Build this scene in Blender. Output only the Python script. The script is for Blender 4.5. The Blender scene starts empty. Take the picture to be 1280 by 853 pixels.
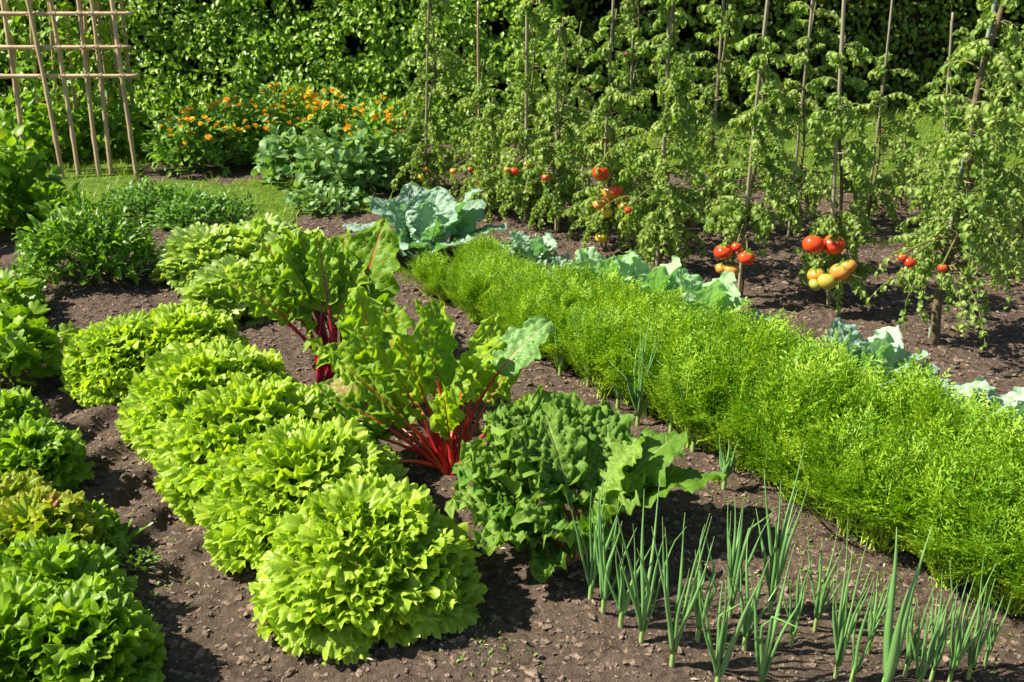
import bpy, math, random
import numpy as np

random.seed(5)
RG = np.random.default_rng(11)
SC = bpy.context.scene
COL = SC.collection
PI = math.pi

# ------------------------------------------------------------------ camera model (used to turn photo pixels into places)
FPX, CAMH = 1244.4, 1.1
PITCH = math.atan(560 / FPX)
CP, SP = math.cos(PITCH), math.sin(PITCH)


def ray(x, y):
    u, v = x - 640, y - 426.5
    return np.array([u, FPX * CP - v * SP, -(FPX * SP + v * CP)])


def at(x, y, z=0.0):
    r = ray(x, y)
    t = (z - CAMH) / r[2]
    return np.array([r[0] * t, r[1] * t, z])


def atY(x, y, Y):
    r = ray(x, y)
    t = Y / r[1]
    return np.array([r[0] * t, Y, CAMH + r[2] * t])


def pxm(P):                       # pixels per metre at a point
    return FPX / (P[1] * CP + (CAMH - P[2]) * SP)


RD = np.array([math.sin(math.radians(-36.2)), math.cos(math.radians(36.2)), 0])   # direction of the rows
RR = np.array([RD[1], -RD[0], 0])                                               # across the rows


def row(a, b, z=0.0):
    P = a * RD + b * RR
    return np.array([P[0], P[1], z])


# ------------------------------------------------------------------ ground height
_gk = [(RG.uniform(0, 2 * PI), RG.uniform(0, 2 * PI), RG.uniform(0, 2 * PI)) for _ in range(60)]


def wav(x, y, f, k, n=5):
    r = np.zeros_like(x)
    for i in range(n):
        an, p1, _ = _gk[(k + i) % 60]
        ff = f * (0.7 + 0.17 * i)
        r = r + np.sin(x * ff * math.cos(an) + y * ff * math.sin(an) + p1 + 0.8 * np.sin(y * ff * 0.37 * math.cos(an) - x * ff * .31 + p1 * 2))
    return r / n


def sstep(x, a, b):
    t = np.clip((x - a) / (b - a), 0, 1)
    return t * t * (3 - 2 * t)


def lawn_mask(x, y):
    # left grass strip and the grass beyond the tomatoes: straight bands read off the photo
    e1 = y - (3.60 + 0.10 * x)                    # lower edge of the left strip
    m1 = sstep(e1, -0.16, 0.16) * sstep(-x, 0.35, 0.80)
    b1 = y - (4.13 + 0.06 * x)                    # hedge bed edge
    m1 = m1 * (1 - sstep(b1, -0.05, 0.08) * sstep(x, -1.65, -1.5))
    e2 = y - (4.15 - 0.35 * (x - 1.0))
    m2 = sstep(e2, -0.1, 0.1) * sstep(x, 0.35, 0.6)
    return np.clip(m1 + m2 + 1.3 * wav(x, y, 24, 40) * (m1 + m2 > .02) * (m1 + m2 < .98), 0, 1)


def H(x, y):
    x = np.asarray(x, float); y = np.asarray(y, float)
    a = x * RD[0] + y * RD[1]
    b = x * RR[0] + y * RR[1]
    z = 0.006 * wav(x, y, 9, 0) + 0.004 * wav(x, y, 25, 7)
    pm = np.exp(-((b - 0.40) / 0.12) ** 2)        # the trodden furrow between the left bed and the lettuces
    z = z - 0.028 * pm
    aa = a + 0.05 * np.sin(b * 9)
    th = aa * 2 * PI / 0.155
    th = th + .8 * wav(x, y, 5, 44)
    z = z + 0.017 * pm * np.sin(th + .65 * np.sin(th)) * sstep(a, 1.35, 1.75)
    z = z - 0.020 * np.exp(-((b - 0.80) / 0.07) ** 2) - 0.015 * np.exp(-((b - 1.98) / 0.12) ** 2)
    near = sstep(-np.hypot(x, y), -5.5, -3.0)
    fine = 0.0060 * wav(x, y, 60, 13, 6) + 0.0065 * wav(x, y, 140, 21, 6) + 0.0040 * np.maximum(wav(x, y, 290, 31, 6), -.2)
    z = z + fine * near
    far = 1 - sstep(np.hypot(x, y), 6, 9)
    return z * (1 - lawn_mask(x, y)) * far


def gz(P):
    return float(H(P[0], P[1]))


# ------------------------------------------------------------------ mesh builder
class MB:
    def __init__(s):
        s.v, s.a, s.f, s.n = [], [], [], 0

    def add(s, V, F, A=None, m=0):
        V = np.asarray(V, np.float32).reshape(-1, 3)
        if A is None:
            A = np.zeros_like(V)
        s.v.append(V); s.a.append(np.asarray(A, np.float32).reshape(-1, 3))
        F = np.asarray(F, np.int32)
        s.f.append((F + s.n, m)); s.n += len(V)

    def mesh(s, name, mats, smooth=True):
        me = bpy.data.meshes.new(name)
        V = np.concatenate(s.v); A = np.concatenate(s.a)
        loops = np.concatenate([f.ravel() for f, _ in s.f])
        tot = np.concatenate([np.full(len(f), f.shape[1], np.int32) for f, _ in s.f])
        mi = np.concatenate([np.full(len(f), m, np.int32) for f, m in s.f])
        st = np.concatenate([[0], np.cumsum(tot)[:-1]]).astype(np.int32)
        me.vertices.add(len(V)); me.vertices.foreach_set('co', V.ravel())
        me.loops.add(len(loops)); me.loops.foreach_set('vertex_index', loops.astype(np.int32))
        me.polygons.add(len(tot)); me.polygons.foreach_set('loop_start', st); me.polygons.foreach_set('loop_total', tot)
        me.polygons.foreach_set('material_index', mi)
        me.polygons.foreach_set('use_smooth', np.full(len(tot), smooth))
        at_ = me.attributes.new('lf', 'FLOAT_VECTOR', 'POINT'); at_.data.foreach_set('vector', A.ravel())
        me.update(calc_edges=True)
        for m in (mats if isinstance(mats, (list, tuple)) else [mats]):
            me.materials.append(m)
        return me

    def build(s, name, mats, parent=None, loc=None, rz=0.0, smooth=True):
        o = bpy.data.objects.new(name, s.mesh(name, mats, smooth))
        COL.objects.link(o)
        if parent is not None:
            o.parent = parent
        if loc is not None:
            o.location = [float(c) for c in loc]
        o.rotation_euler.z = rz
        return o


def tag(o, label=None, cat=None, group=None, kind=None):
    if label: o['label'] = label
    if cat: o['category'] = cat
    if group: o['group'] = group
    if kind: o['kind'] = kind
    return o


def thing(name, loc, label, cat, group=None, rz=0.0):
    o = bpy.data.objects.new(name, None); COL.objects.link(o)
    o.empty_display_size = 0.05
    o.location = [float(c) for c in loc]; o.rotation_euler.z = rz
    return tag(o, label, cat, group)


def gridF(nu, nv):
    i, j = np.meshgrid(np.arange(nv - 1), np.arange(nu - 1), indexing='ij')
    a = (i * nu + j).ravel()
    return np.stack([a, a + 1, a + nu + 1, a + nu], 1)


def nrm(v):
    return v / np.maximum(np.linalg.norm(v, axis=-1, keepdims=True), 1e-9)


def frames(t, up=(0, 0, 1), roll=None):
    """t (N,3) -> matrices whose columns are side, along, normal"""
    t = nrm(np.atleast_2d(np.asarray(t, float)))
    up = np.broadcast_to(np.asarray(up, float), t.shape)
    s = np.cross(t, up)
    bad = np.linalg.norm(s, axis=1) < 1e-3
    s[bad] = [1, 0, 0]
    s = nrm(s); n = np.cross(s, t)
    if roll is not None:
        c, d = np.cos(roll)[:, None], np.sin(roll)[:, None]
        s, n = s * c + n * d, n * c - s * d
    return np.stack([s, t, n], 2)


def scatter(mb, tpl, M, P, S, rnd, m=0):
    V, F, UV = tpl
    N = len(P)
    S = np.asarray(S, float)
    sc = S[:, None, None] if S.ndim == 1 else S[:, None, :]
    W = np.einsum('nij,nvj->nvi', M, V[None] * sc) + P[:, None, :]
    A = np.empty((N, len(V), 3)); A[:, :, 0:2] = UV[None]; A[:, :, 2] = np.asarray(rnd)[:, None]
    FF = F[None] + (np.arange(N) * len(V))[:, None, None]
    mb.add(W.reshape(-1, 3), FF.reshape(-1, F.shape[1]), A.reshape(-1, 3), m)


def leaf_tpl(nu=3, nv=5, w=0.5, curl=0.6, cup=0.3, tip=1.0, base=0.75, wave=0.0, serr=0.0):
    """unit length leaf: x side, y along, z normal"""
    v = np.linspace(0, 1, nv); u = np.linspace(-1, 1, nu)
    U, Vv = np.meshgrid(u, v)
    wid = np.sin(PI * np.clip(Vv, 0, 1) ** base) ** 0.8 * (1 - 0.25 * Vv * tip)
    wid = np.maximum(wid * (1 + serr * np.sin(Vv * 19 + 1.5 * np.sign(U))), 0.02)
    x = U * wid * w * 0.5
    y = Vv.copy()
    z = cup * np.abs(x) * 1.0 + wave * np.sin(Vv * 9 + U * 2) * np.abs(U)
    V = bend(np.stack([x, y, z], -1).reshape(-1, 3), curl, 1.0)
    return V, gridF(nu, nv), np.stack([U.ravel(), Vv.ravel()], 1)


def bend(V, curl, L):
    """bend local points (x side, y along, z normal): droops towards -z along a circle"""
    if abs(curl) < 1e-4:
        return V
    k = curl / L
    y, z = V[:, 1], V[:, 2]
    th = k * y
    return np.stack([V[:, 0], np.sin(th) / k + z * np.sin(th), -(1 - np.cos(th)) / k + z * np.cos(th)], 1)


def polar_leaf(L, A=1.1, wf=1.0, nphi=23, nr=8, ruf=0.012, k1=9, k2=21, lobe=0.05, lk=5, cup=0.0, cr=0.0, scal=0.0, sk=9):
    phi = np.linspace(-1, 1, nphi); rr = np.linspace(0.0, 1, nr) ** 0.8
    PHI, RRR = np.meshgrid(phi, rr)
    p = RG.uniform(0, 2 * PI, 8)
    out = L * (1 - 0.10 * PHI ** 2 - 0.38 * np.abs(PHI) ** 6 + lobe * np.sin(lk * PI * PHI + p[0]) + 0.5 * lobe * np.sin(lk * 2.3 * PI * PHI + p[1]))
    r = RRR * out * (1 + scal * RRR ** 2 * (np.abs(np.sin(sk * PHI + p[6])) + .5 * np.abs(np.sin(sk * 2.3 * PHI + p[7])) - 1))
    x = r * np.sin(PHI * A) * wf
    y = r * np.cos(PHI * A)
    e = RRR ** 2.2
    z = ruf * e * (np.sin(k1 * PHI + p[2] + 1.5 * RRR) + 0.8 * RRR ** 2 * np.sin(k2 * PHI + p[3]))
    x = x + ruf * 0.3 * e * np.sin(k1 * 1.3 * PHI + p[4])
    y = y + ruf * 0.4 * e * RRR * np.sin(k1 * 1.4 * PHI + p[5])
    z = z + cup * x * x / L
    if cr:
        z = z + cr * np.sin(x * 150 + p[6] + 2 * np.sin(y * 90)) * np.sin(y * 130 + p[7]) * np.minimum(RRR * 2, 1)
    return np.stack([x, y, z], -1).reshape(-1, 3), gridF(nphi, nr), np.stack([PHI.ravel(), RRR.ravel()], 1)


def put(mb, tpl, P, t, up=(0, 0, 1), roll=0.0, rnd=0.5, curl=0.0, L=1.0, m=0):
    V, F, UV = tpl
    V = bend(V, curl, L)
    M = frames(np.array([t]), up, np.array([roll]))[0]
    A = np.empty((len(V), 3)); A[:, :2] = UV; A[:, 2] = rnd
    mb.add(V @ M.T + np.asarray(P), F, A, m)


def sph(az, el):
    return np.array([math.cos(el) * math.cos(az), math.cos(el) * math.sin(az), math.sin(el)])


def tube(mb, pts, rad, sides=6, m=0, rnd=0.5, cap=True, flat=None):
    pts = np.asarray(pts, float); k = len(pts)
    rad = np.broadcast_to(np.asarray(rad, float), (k,))
    tg = nrm(np.gradient(pts, axis=0))
    ref = np.array([0.31, 0.2, 0.93]) if abs(tg[0] @ np.array([0.31, 0.2, 0.93])) < 0.95 else np.array([1., 0, 0])
    V, A = [], []
    s = nrm(np.cross(tg[0], ref))
    for i in range(k):
        s = nrm(s - tg[i] * (s @ tg[i])); n = np.cross(tg[i], s)
        an = np.linspace(0, 2 * PI, sides, endpoint=False)
        V.append(pts[i] + rad[i] * (np.cos(an)[:, None] * s + np.sin(an)[:, None] * n * (flat or 1)))
        A.append(np.stack([np.cos(an), np.full(sides, i / (k - 1)), np.full(sides, rnd)], 1))
    V = np.concatenate(V); A = np.concatenate(A)
    i, j = np.meshgrid(np.arange(k - 1), np.arange(sides), indexing='ij')
    a = (i * sides + j).ravel(); b = (i * sides + (j + 1) % sides).ravel()
    F = np.stack([a, b, b + sides, a + sides], 1)
    n0 = len(V)
    V = np.concatenate([V, [pts[0], pts[-1]]]); A = np.concatenate([A, [[0, 0, rnd], [0, 1, rnd]]])
    mb.add(V, F, A, m)
    if cap:
        j = np.arange(sides); jn = (j + 1) % sides
        T = np.concatenate([np.stack([jn, j, np.full(sides, n0)], 1), np.stack([j + (k - 1) * sides, jn + (k - 1) * sides, np.full(sides, n0 + 1)], 1)])
        s_n = mb.n; mb.n = s_n - len(V)
        mb.f.append((T.astype(np.int32) + mb.n, m)); mb.n = s_n
    return mb


def arc(P, az, el, L, curl, n=8):
    """points of a stalk that starts at azimuth/elevation and droops by curl radians over L"""
    pts = [np.asarray(P, float)]; e = el
    ds = L / (n - 1)
    for i in range(n - 1):
        pts.append(pts[-1] + ds * sph(az, e)); e -= curl / (n - 1)
    return np.array(pts), e


# ------------------------------------------------------------------ materials
def nodes(m):
    m.use_nodes = True
    nt = m.node_tree; nt.nodes.clear()
    return nt, nt.nodes.new, nt.links.new


def rgba(c):
    return (c[0], c[1], c[2], 1)


def leaf_mat(name, c1, c2, tr=None, tf=0.35, rough=0.42, spec=0.35, vein=None, vw=0.05, nside=0, sidew=0.12, bump=0.25, bscale=120,
             tint=None, tint_at=(0.7, 0.85), edge=None, patch=None):
    """c1..c2: leaf-to-leaf colour; tr: colour of light that comes through; vein: colour of midrib and side veins"""
    mat = bpy.data.materials.new(name); nt, N, L = nodes(mat)
    at_ = N('ShaderNodeAttribute'); at_.attribute_name = 'lf'
    sx = N('ShaderNodeSeparateXYZ'); L(at_.outputs['Vector'], sx.inputs[0])
    geo = N('ShaderNodeNewGeometry')
    noi = N('ShaderNodeTexNoise'); noi.inputs['Scale'].default_value = 28; noi.inputs['Detail'].default_value = 4
    tc = N('ShaderNodeTexCoord'); L(tc.outputs['Object'], noi.inputs['Vector'])
    mx = N('ShaderNodeMath'); mx.operation = 'MULTIPLY_ADD'; L(noi.outputs[0], mx.inputs[0]); mx.inputs[1].default_value = 0.9
    ad = N('ShaderNodeMath'); ad.operation = 'MULTIPLY_ADD'; L(sx.outputs[2], ad.inputs[0]); ad.inputs[1].default_value = 0.9; ad.inputs[2].default_value = -0.4
    L(ad.outputs[0], mx.inputs[2]); mx.use_clamp = True
    mix = N('ShaderNodeMix'); mix.data_type = 'RGBA'
    L(mx.outputs[0], mix.inputs['Factor']); mix.inputs[6].default_value = rgba(c1); mix.inputs[7].default_value = rgba(c2)
    col = mix.outputs[2]

    def blend(col, fac, c):
        q = N('ShaderNodeMix'); q.data_type = 'RGBA'; L(fac, q.inputs['Factor']); L(col, q.inputs[6]); q.inputs[7].default_value = rgba(c)
        return q.outputs[2]

    def ramp(src, a, b, lo=0.0, hi=1.0):
        q = N('ShaderNodeMapRange'); L(src, q.inputs[0]); q.inputs[1].default_value = a; q.inputs[2].default_value = b
        q.inputs[3].default_value = lo; q.inputs[4].default_value = hi
        return q.outputs[0]

    def mth(op, a, b=None):
        q = N('ShaderNodeMath'); q.operation = op
        for i, s in enumerate((a, b)):
            if s is None: continue
            if isinstance(s, (int, float)): q.inputs[i].default_value = s
            else: L(s, q.inputs[i])
        return q.outputs[0]
    au = mth('ABSOLUTE', sx.outputs[0])
    if tint:
        col = blend(col, ramp(sx.outputs[2], tint_at[0], tint_at[1]), tint)
    if patch:
        n2 = N('ShaderNodeTexNoise'); n2.inputs['Scale'].default_value = 45; L(tc.outputs['Object'], n2.inputs['Vector'])
        col = blend(col, ramp(n2.outputs[0], 0.56, 0.66, 0, .8), patch)
    if edge:
        col = blend(col, ramp(sx.outputs[1], 0.72, 1.0), edge)
    hgt = None
    if vein:
        rib = ramp(au, vw * 0.4, vw, 1, 0)
        if nside:
            ph = mth('FRACT', mth('ADD', mth('MULTIPLY', mth('SUBTRACT', sx.outputs[1], mth('MULTIPLY', au, 0.22)), nside), 0.0))
            dist = mth('ABSOLUTE', mth('SUBTRACT', ph, 0.5))
            sv = mth('MULTIPLY', ramp(dist, 0.0, sidew, 0.7, 0), ramp(au, 0.5, 1.0, 1, 0.15))
            rib = mth('MAXIMUM', rib, sv)
        col = blend(col, rib, vein)
        hgt = rib
    bs = N('ShaderNodeBsdfPrincipled'); L(col, bs.inputs['Base Color'])
    bs.inputs['Roughness'].default_value = rough; bs.inputs['Specular IOR Level'].default_value = spec
    bn = N('ShaderNodeTexNoise'); bn.inputs['Scale'].default_value = bscale; bn.inputs['Detail'].default_value = 2
    L(tc.outputs['Object'], bn.inputs['Vector'])
    hh = bn.outputs[0]
    if hgt is not None:
        hh = mth('SUBTRACT', hh, mth('MULTIPLY', hgt, 0.5))
    bu = N('ShaderNodeBump'); bu.inputs['Strength'].default_value = bump; bu.inputs['Distance'].default_value = 0.004
    L(hh, bu.inputs['Height']); L(bu.outputs[0], bs.inputs['Normal'])
    tl = N('ShaderNodeBsdfTranslucent'); L(bu.outputs[0], tl.inputs['Normal'])
    tcx = N('ShaderNodeMix'); tcx.data_type = 'RGBA'; tcx.blend_type = 'MULTIPLY'; tcx.inputs['Factor'].default_value = 1.0
    L(col, tcx.inputs[6])
    tr = tr or (1.5, 1.5, 0.5)
    tcx.inputs[7].default_value = rgba(tr)
    L(tcx.outputs[2], tl.inputs['Color'])
    ms = N('ShaderNodeMixShader'); ms.inputs[0].default_value = tf
    L(bs.outputs[0], ms.inputs[1]); L(tl.outputs[0], ms.inputs[2])
    out = N('ShaderNodeOutputMaterial'); L(ms.outputs[0], out.inputs[0])
    return mat


def plain_mat(name, c1, c2, scale=20, rough=0.6, spec=0.3, bump=0.2, bscale=80, along=None, stretch=None, sss=0):
    """c1/c2 by noise; along: colour that takes over along the part (lf.y)"""
    mat = bpy.data.materials.new(name); nt, N, L = nodes(mat)
    tc = N('ShaderNodeTexCoord'); src = tc.outputs['Object']
    if stretch:
        mp = N('ShaderNodeMapping'); mp.inputs['Scale'].default_value = stretch; L(src, mp.inputs[0]); src = mp.outputs[0]
    noi = N('ShaderNodeTexNoise'); noi.inputs['Scale'].default_value = scale; noi.inputs['Detail'].default_value = 6; L(src, noi.inputs['Vector'])
    rp = N('ShaderNodeMapRange'); L(noi.outputs[0], rp.inputs[0]); rp.inputs[1].default_value = 0.35; rp.inputs[2].default_value = 0.65
    mix = N('ShaderNodeMix'); mix.data_type = 'RGBA'; L(rp.outputs[0], mix.inputs['Factor'])
    mix.inputs[6].default_value = rgba(c1); mix.inputs[7].default_value = rgba(c2)
    col = mix.outputs[2]
    if along:
        at_ = N('ShaderNodeAttribute'); at_.attribute_name = 'lf'
        sx = N('ShaderNodeSeparateXYZ'); L(at_.outputs['Vector'], sx.inputs[0])
        r2 = N('ShaderNodeMapRange'); L(sx.outputs[1], r2.inputs[0]); r2.inputs[1].default_value = along[1]; r2.inputs[2].default_value = along[2]
        m2 = N('ShaderNodeMix'); m2.data_type = 'RGBA'; L(r2.outputs[0], m2.inputs['Factor']); L(col, m2.inputs[6]); m2.inputs[7].default_value = rgba(along[0])
        col = m2.outputs[2]
    bs = N('ShaderNodeBsdfPrincipled'); L(col, bs.inputs['Base Color']); bs.inputs['Roughness'].default_value = rough
    bs.inputs['Specular IOR Level'].default_value = spec
    if sss:
        bs.inputs['Subsurface Weight'].default_value = sss; bs.inputs['Subsurface Radius'].default_value = (1, .5, .2); bs.inputs['Subsurface Scale'].default_value = .005
    bn = N('ShaderNodeTexNoise'); bn.inputs['Scale'].default_value = bscale; bn.inputs['Detail'].default_value = 5; L(src, bn.inputs['Vector'])
    bu = N('ShaderNodeBump'); bu.inputs['Strength'].default_value = bump; bu.inputs['Distance'].default_value = 0.004; L(bn.outputs[0], bu.inputs['Height'])
    L(bu.outputs[0], bs.inputs['Normal'])
    out = N('ShaderNodeOutputMaterial'); L(bs.outputs[0], out.inputs[0])
    return mat


def soil_mat():
    mat = bpy.data.materials.new('soil'); nt, N, L = nodes(mat)
    tc = N('ShaderNodeTexCoord'); src = tc.outputs['Object']

    def noise(s, d=6, r=0.6):
        n = N('ShaderNodeTexNoise'); n.inputs['Scale'].default_value = s; n.inputs['Detail'].default_value = d
        n.inputs['Roughness'].default_value = r; L(src, n.inputs['Vector']); return n.outputs[0]

    def mixc(f, a, b, lo, hi):
        r = N('ShaderNodeMapRange'); L(f, r.inputs[0]); r.inputs[1].default_value = lo; r.inputs[2].default_value = hi
        m = N('ShaderNodeMix'); m.data_type = 'RGBA'; L(r.outputs[0], m.inputs['Factor'])
        for i, c in ((6, a), (7, b)):
            if isinstance(c, tuple): m.inputs[i].default_value = rgba(c)
            else: L(c, m.inputs[i])
        return m.outputs[2]
    c = mixc(noise(60, 8, .7), (0.068, 0.049, 0.036), (0.265, 0.192, 0.143), 0.35, 0.68)
    c = mixc(noise(5, 3), c, (0.19, 0.135, 0.10), 0.52, 0.8)
    c = mixc(noise(230, 3, .6), c, (0.42, 0.33, 0.25), 0.69, 0.76)
    c = mixc(noise(3.1, 5, .65), c, (0.09, 0.095, 0.035), 0.60, 0.78)     # thin green film of algae and moss
    bs = N('ShaderNodeBsdfPrincipled'); L(c, bs.inputs['Base Color']); bs.inputs['Roughness'].default_value = 0.93
    bs.inputs['Specular IOR Level'].default_value = 0.15
    add = N('ShaderNodeMath'); add.operation = 'MULTIPLY_ADD'; L(noise(90, 8, .75), add.inputs[0]); add.inputs[1].default_value = 1.0; L(noise(300, 4, .7), add.inputs[2])
    bu = N('ShaderNodeBump'); bu.inputs['Strength'].default_value = 0.9; bu.inputs['Distance'].default_value = 0.020; L(add.outputs[0], bu.inputs['Height'])
    L(bu.outputs[0], bs.inputs['Normal'])
    out = N('ShaderNodeOutputMaterial'); L(bs.outputs[0], out.inputs[0])
    return mat


M = {}
M['soil'] = soil_mat()
M['lawn'] = plain_mat('lawn_soil', (0.05, 0.09, 0.012), (0.10, 0.16, 0.02), 30, 0.9, 0.1, 0.5)
M['grass'] = leaf_mat('grass_blade', (0.14, 0.24, 0.015), (0.28, 0.40, 0.04), tf=0.4)
M['clod'] = plain_mat('soil_clod', (0.085, 0.061, 0.046), (0.255, 0.186, 0.14), 90, 0.95, 0.1, 0.8, 200)
M['litter'] = plain_mat('dry_litter', (0.30, 0.22, 0.14), (0.55, 0.46, 0.33), 60, 0.8, 0.2)
M['lettuce'] = leaf_mat('lettuce_leaf', (0.195, 0.325, 0.011), (0.41, 0.55, 0.048), tr=(1.35, 1.35, 0.35), tf=0.42, rough=0.38, spec=0.35, bump=0.35, bscale=160, edge=(0.42, 0.58, 0.065))
M['oak'] = leaf_mat('loose_lettuce_leaf', (0.13, 0.26, 0.012), (0.30, 0.46, 0.035), tf=0.40, bump=0.4, bscale=110)
M['redlet'] = leaf_mat('red_tinged_lettuce_leaf', (0.16, 0.29, 0.012), (0.32, 0.44, 0.025), tf=0.38, bump=0.4, tint=(0.20, 0.045, 0.02), tint_at=(0.88, 1.0), edge=(0.32, 0.34, 0.03))
M['pale'] = leaf_mat('pale_lettuce_leaf', (0.22, 0.36, 0.05), (0.46, 0.58, 0.18), tf=0.35, rough=0.4, bump=0.4, vein=(0.5, 0.6, 0.25), vw=0.05)
M['chard'] = leaf_mat('chard_leaf', (0.13, 0.29, 0.014), (0.31, 0.48, 0.035), tr=(1.5, 1.45, 0.4), tf=0.44, rough=0.48, spec=0.25, vein=(0.50, 0.16, 0.05), vw=0.045, nside=7, sidew=0.05, bump=0.7, bscale=70)
M['chardfront'] = leaf_mat('green_chard_leaf', (0.095, 0.22, 0.02), (0.23, 0.37, 0.055), tr=(1.5, 1.5, 0.4), tf=0.38, rough=0.52, spec=0.22, vein=(0.30, 0.40, 0.10), vw=0.05, nside=6, sidew=0.06, bump=0.8, bscale=65)
M['chardyellow'] = leaf_mat('fading_chard_leaf', (0.20, 0.27, 0.045), (0.38, 0.34, 0.10), tf=0.35, rough=0.45, spec=0.3, vein=(0.62, 0.28, 0.16), vw=0.06, nside=7, sidew=0.08, bump=0.6, bscale=65)
M['chardbig'] = leaf_mat('broad_chard_leaf', (0.10, 0.24, 0.05), (0.20, 0.36, 0.10), tf=0.30, rough=0.45, spec=0.3, vein=(0.30, 0.36, 0.14), vw=0.05, nside=7, sidew=0.04, bump=0.7, bscale=60)
M['stalk'] = plain_mat('red_chard_stalk', (0.42, 0.014, 0.022), (0.60, 0.045, 0.034), 25, 0.3, 0.5, 0.15, 60, along=((0.45, 0.10, 0.03), 0.55, 1.0), stretch=(1, 1, .2))
M['stalkorange'] = plain_mat('orange_chard_stalk', (0.56, 0.06, 0.02), (0.62, 0.14, 0.03), 25, 0.3, 0.5, 0.15, 60, along=((0.50, 0.22, 0.05), 0.5, 1.0), stretch=(1, 1, .2))
M['stalkcrimson'] = plain_mat('crimson_chard_stalk', (0.28, 0.004, 0.035), (0.46, 0.012, 0.05), 25, 0.3, 0.5, 0.15, 60, along=((0.40, 0.06, 0.03), 0.6, 1.0), stretch=(1, 1, .2))
M['stalkpink'] = plain_mat('pinkish_chard_stalk', (0.45, 0.16, 0.08), (0.55, 0.24, 0.10), 25, 0.35, 0.4, 0.15, 60, along=((0.22, 0.34, 0.08), 0.2, 0.5), stretch=(1, 1, .2))
M['savoy'] = leaf_mat('savoy_cabbage_leaf', (0.18, 0.31, 0.21), (0.35, 0.48, 0.37), tr=(0.9, 1.5, 0.25), tf=0.28, rough=0.5, spec=0.3, vein=(0.42, 0.55, 0.40), vw=0.06, nside=6, sidew=0.09, bump=0.9, bscale=50)
M['cabbage'] = leaf_mat('young_cabbage_leaf', (0.20, 0.38, 0.16), (0.38, 0.54, 0.30), tr=(1.1, 1.5, 0.4), tf=0.3, rough=0.45, vein=(0.5, 0.62, 0.38), vw=0.06, nside=5, sidew=0.08, bump=0.6, bscale=60)
M['bluecab'] = leaf_mat('blue_cabbage_leaf', (0.19, 0.31, 0.21), (0.36, 0.47, 0.36), tr=(0.9, 1.5, 0.4), tf=0.25, rough=0.5, vein=(0.45, 0.58, 0.48), vw=0.06, nside=5, sidew=0.08, bump=0.6, bscale=60)
M['carrot'] = leaf_mat('carrot_frond', (0.10, 0.26, 0.008), (0.35, 0.52, 0.032), tr=(1.4, 1.4, 0.35), tf=0.36, rough=0.45, bump=0.1)
M['carrotstalk'] = plain_mat('carrot_stalk', (0.26, 0.42, 0.02), (0.40, 0.55, 0.06), 40, 0.4, 0.4, 0.05)
M['onion'] = plain_mat('onion_leaf', (0.10, 0.25, 0.06), (0.20, 0.37, 0.12), 30, 0.33, 0.5, 0.08, 90, along=((0.20, 0.34, 0.10), 0.8, 1.0), stretch=(1, 1, .15))
M['onionshaft'] = plain_mat('onion_shaft', (0.34, 0.38, 0.15), (0.28, 0.36, 0.12), 30, 0.4, 0.4, 0.1, 60, along=((0.20, 0.40, 0.08), 0.25, 0.8))
M['tomleaf'] = leaf_mat('tomato_leaf', (0.125, 0.23, 0.03), (0.36, 0.47, 0.13), tr=(1.4, 1.5, 0.4), tf=0.38, rough=0.5, spec=0.3, bump=0.4, bscale=90, tint=(0.22, 0.10, 0.04), tint_at=(0.955, 0.975))
M['tomstem'] = plain_mat('tomato_stem', (0.10, 0.13, 0.03), (0.20, 0.17, 0.08), 30, 0.7, 0.2, 0.4, 60)
M['woodstem'] = plain_mat('woody_tomato_stem', (0.085, 0.065, 0.038), (0.19, 0.145, 0.085), 30, 0.85, 0.15, 0.9, 50)
M['stake'] = plain_mat('weathered_stake', (0.20, 0.19, 0.12), (0.34, 0.30, 0.20), 25, 0.7, 0.25, 0.3, 60, stretch=(1, 1, .1))
M['greenstake'] = plain_mat('grey_green_stake', (0.16, 0.24, 0.16), (0.30, 0.36, 0.28), 25, 0.6, 0.3, 0.2, 60, stretch=(1, 1, .1))
M['bamboo'] = plain_mat('bamboo_cane', (0.34, 0.235, 0.125), (0.52, 0.385, 0.22), 18, 0.55, 0.35, 0.2, 60, stretch=(1, 1, .12))
M['hedge'] = leaf_mat('hedge_leaf', (0.08, 0.20, 0.010), (0.36, 0.53, 0.055), tr=(1.6, 1.6, 0.3), tf=0.33, rough=0.40, spec=0.45, bump=0.2)
M['hedgeshade'] = leaf_mat('shaded_hedge_leaf', (0.05, 0.115, 0.007), (0.18, 0.27, 0.022), tr=(1.5, 1.5, 0.3), tf=0.28, rough=0.45, spec=0.3, bump=0.2, tint=(0.10, 0.065, 0.03), tint_at=(0.9, 0.96))  # shade over the hedge behind the tomatoes, put into darker leaf colours
M['twig'] = plain_mat('hedge_twig', (0.030, 0.022, 0.014), (0.07, 0.05, 0.032), 30, 0.9, 0.1, 0.4)
M['thicket_shade'] = plain_mat('hedge_thicket_shade', (0.006, 0.009, 0.003), (0.016, 0.018, 0.007), 60, 0.95, 0.05, 1.0)  # near-black colour stands in for the shade among the inner twigs
M['bean'] = leaf_mat('bean_leaf', (0.10, 0.24, 0.012), (0.24, 0.40, 0.03), tf=0.4, bump=0.3, tint=(0.50, 0.46, 0.03), tint_at=(0.96, 0.99))
M['marileaf'] = leaf_mat('marigold_leaf', (0.10, 0.24, 0.022), (0.26, 0.43, 0.07), tf=0.38, bump=0.2)
M['squash'] = leaf_mat('broad_bushy_leaf', (0.09, 0.22, 0.045), (0.25, 0.39, 0.14), tf=0.3, rough=0.45, bump=0.3, vein=(0.22, 0.34, 0.14), vw=0.07)
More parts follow.
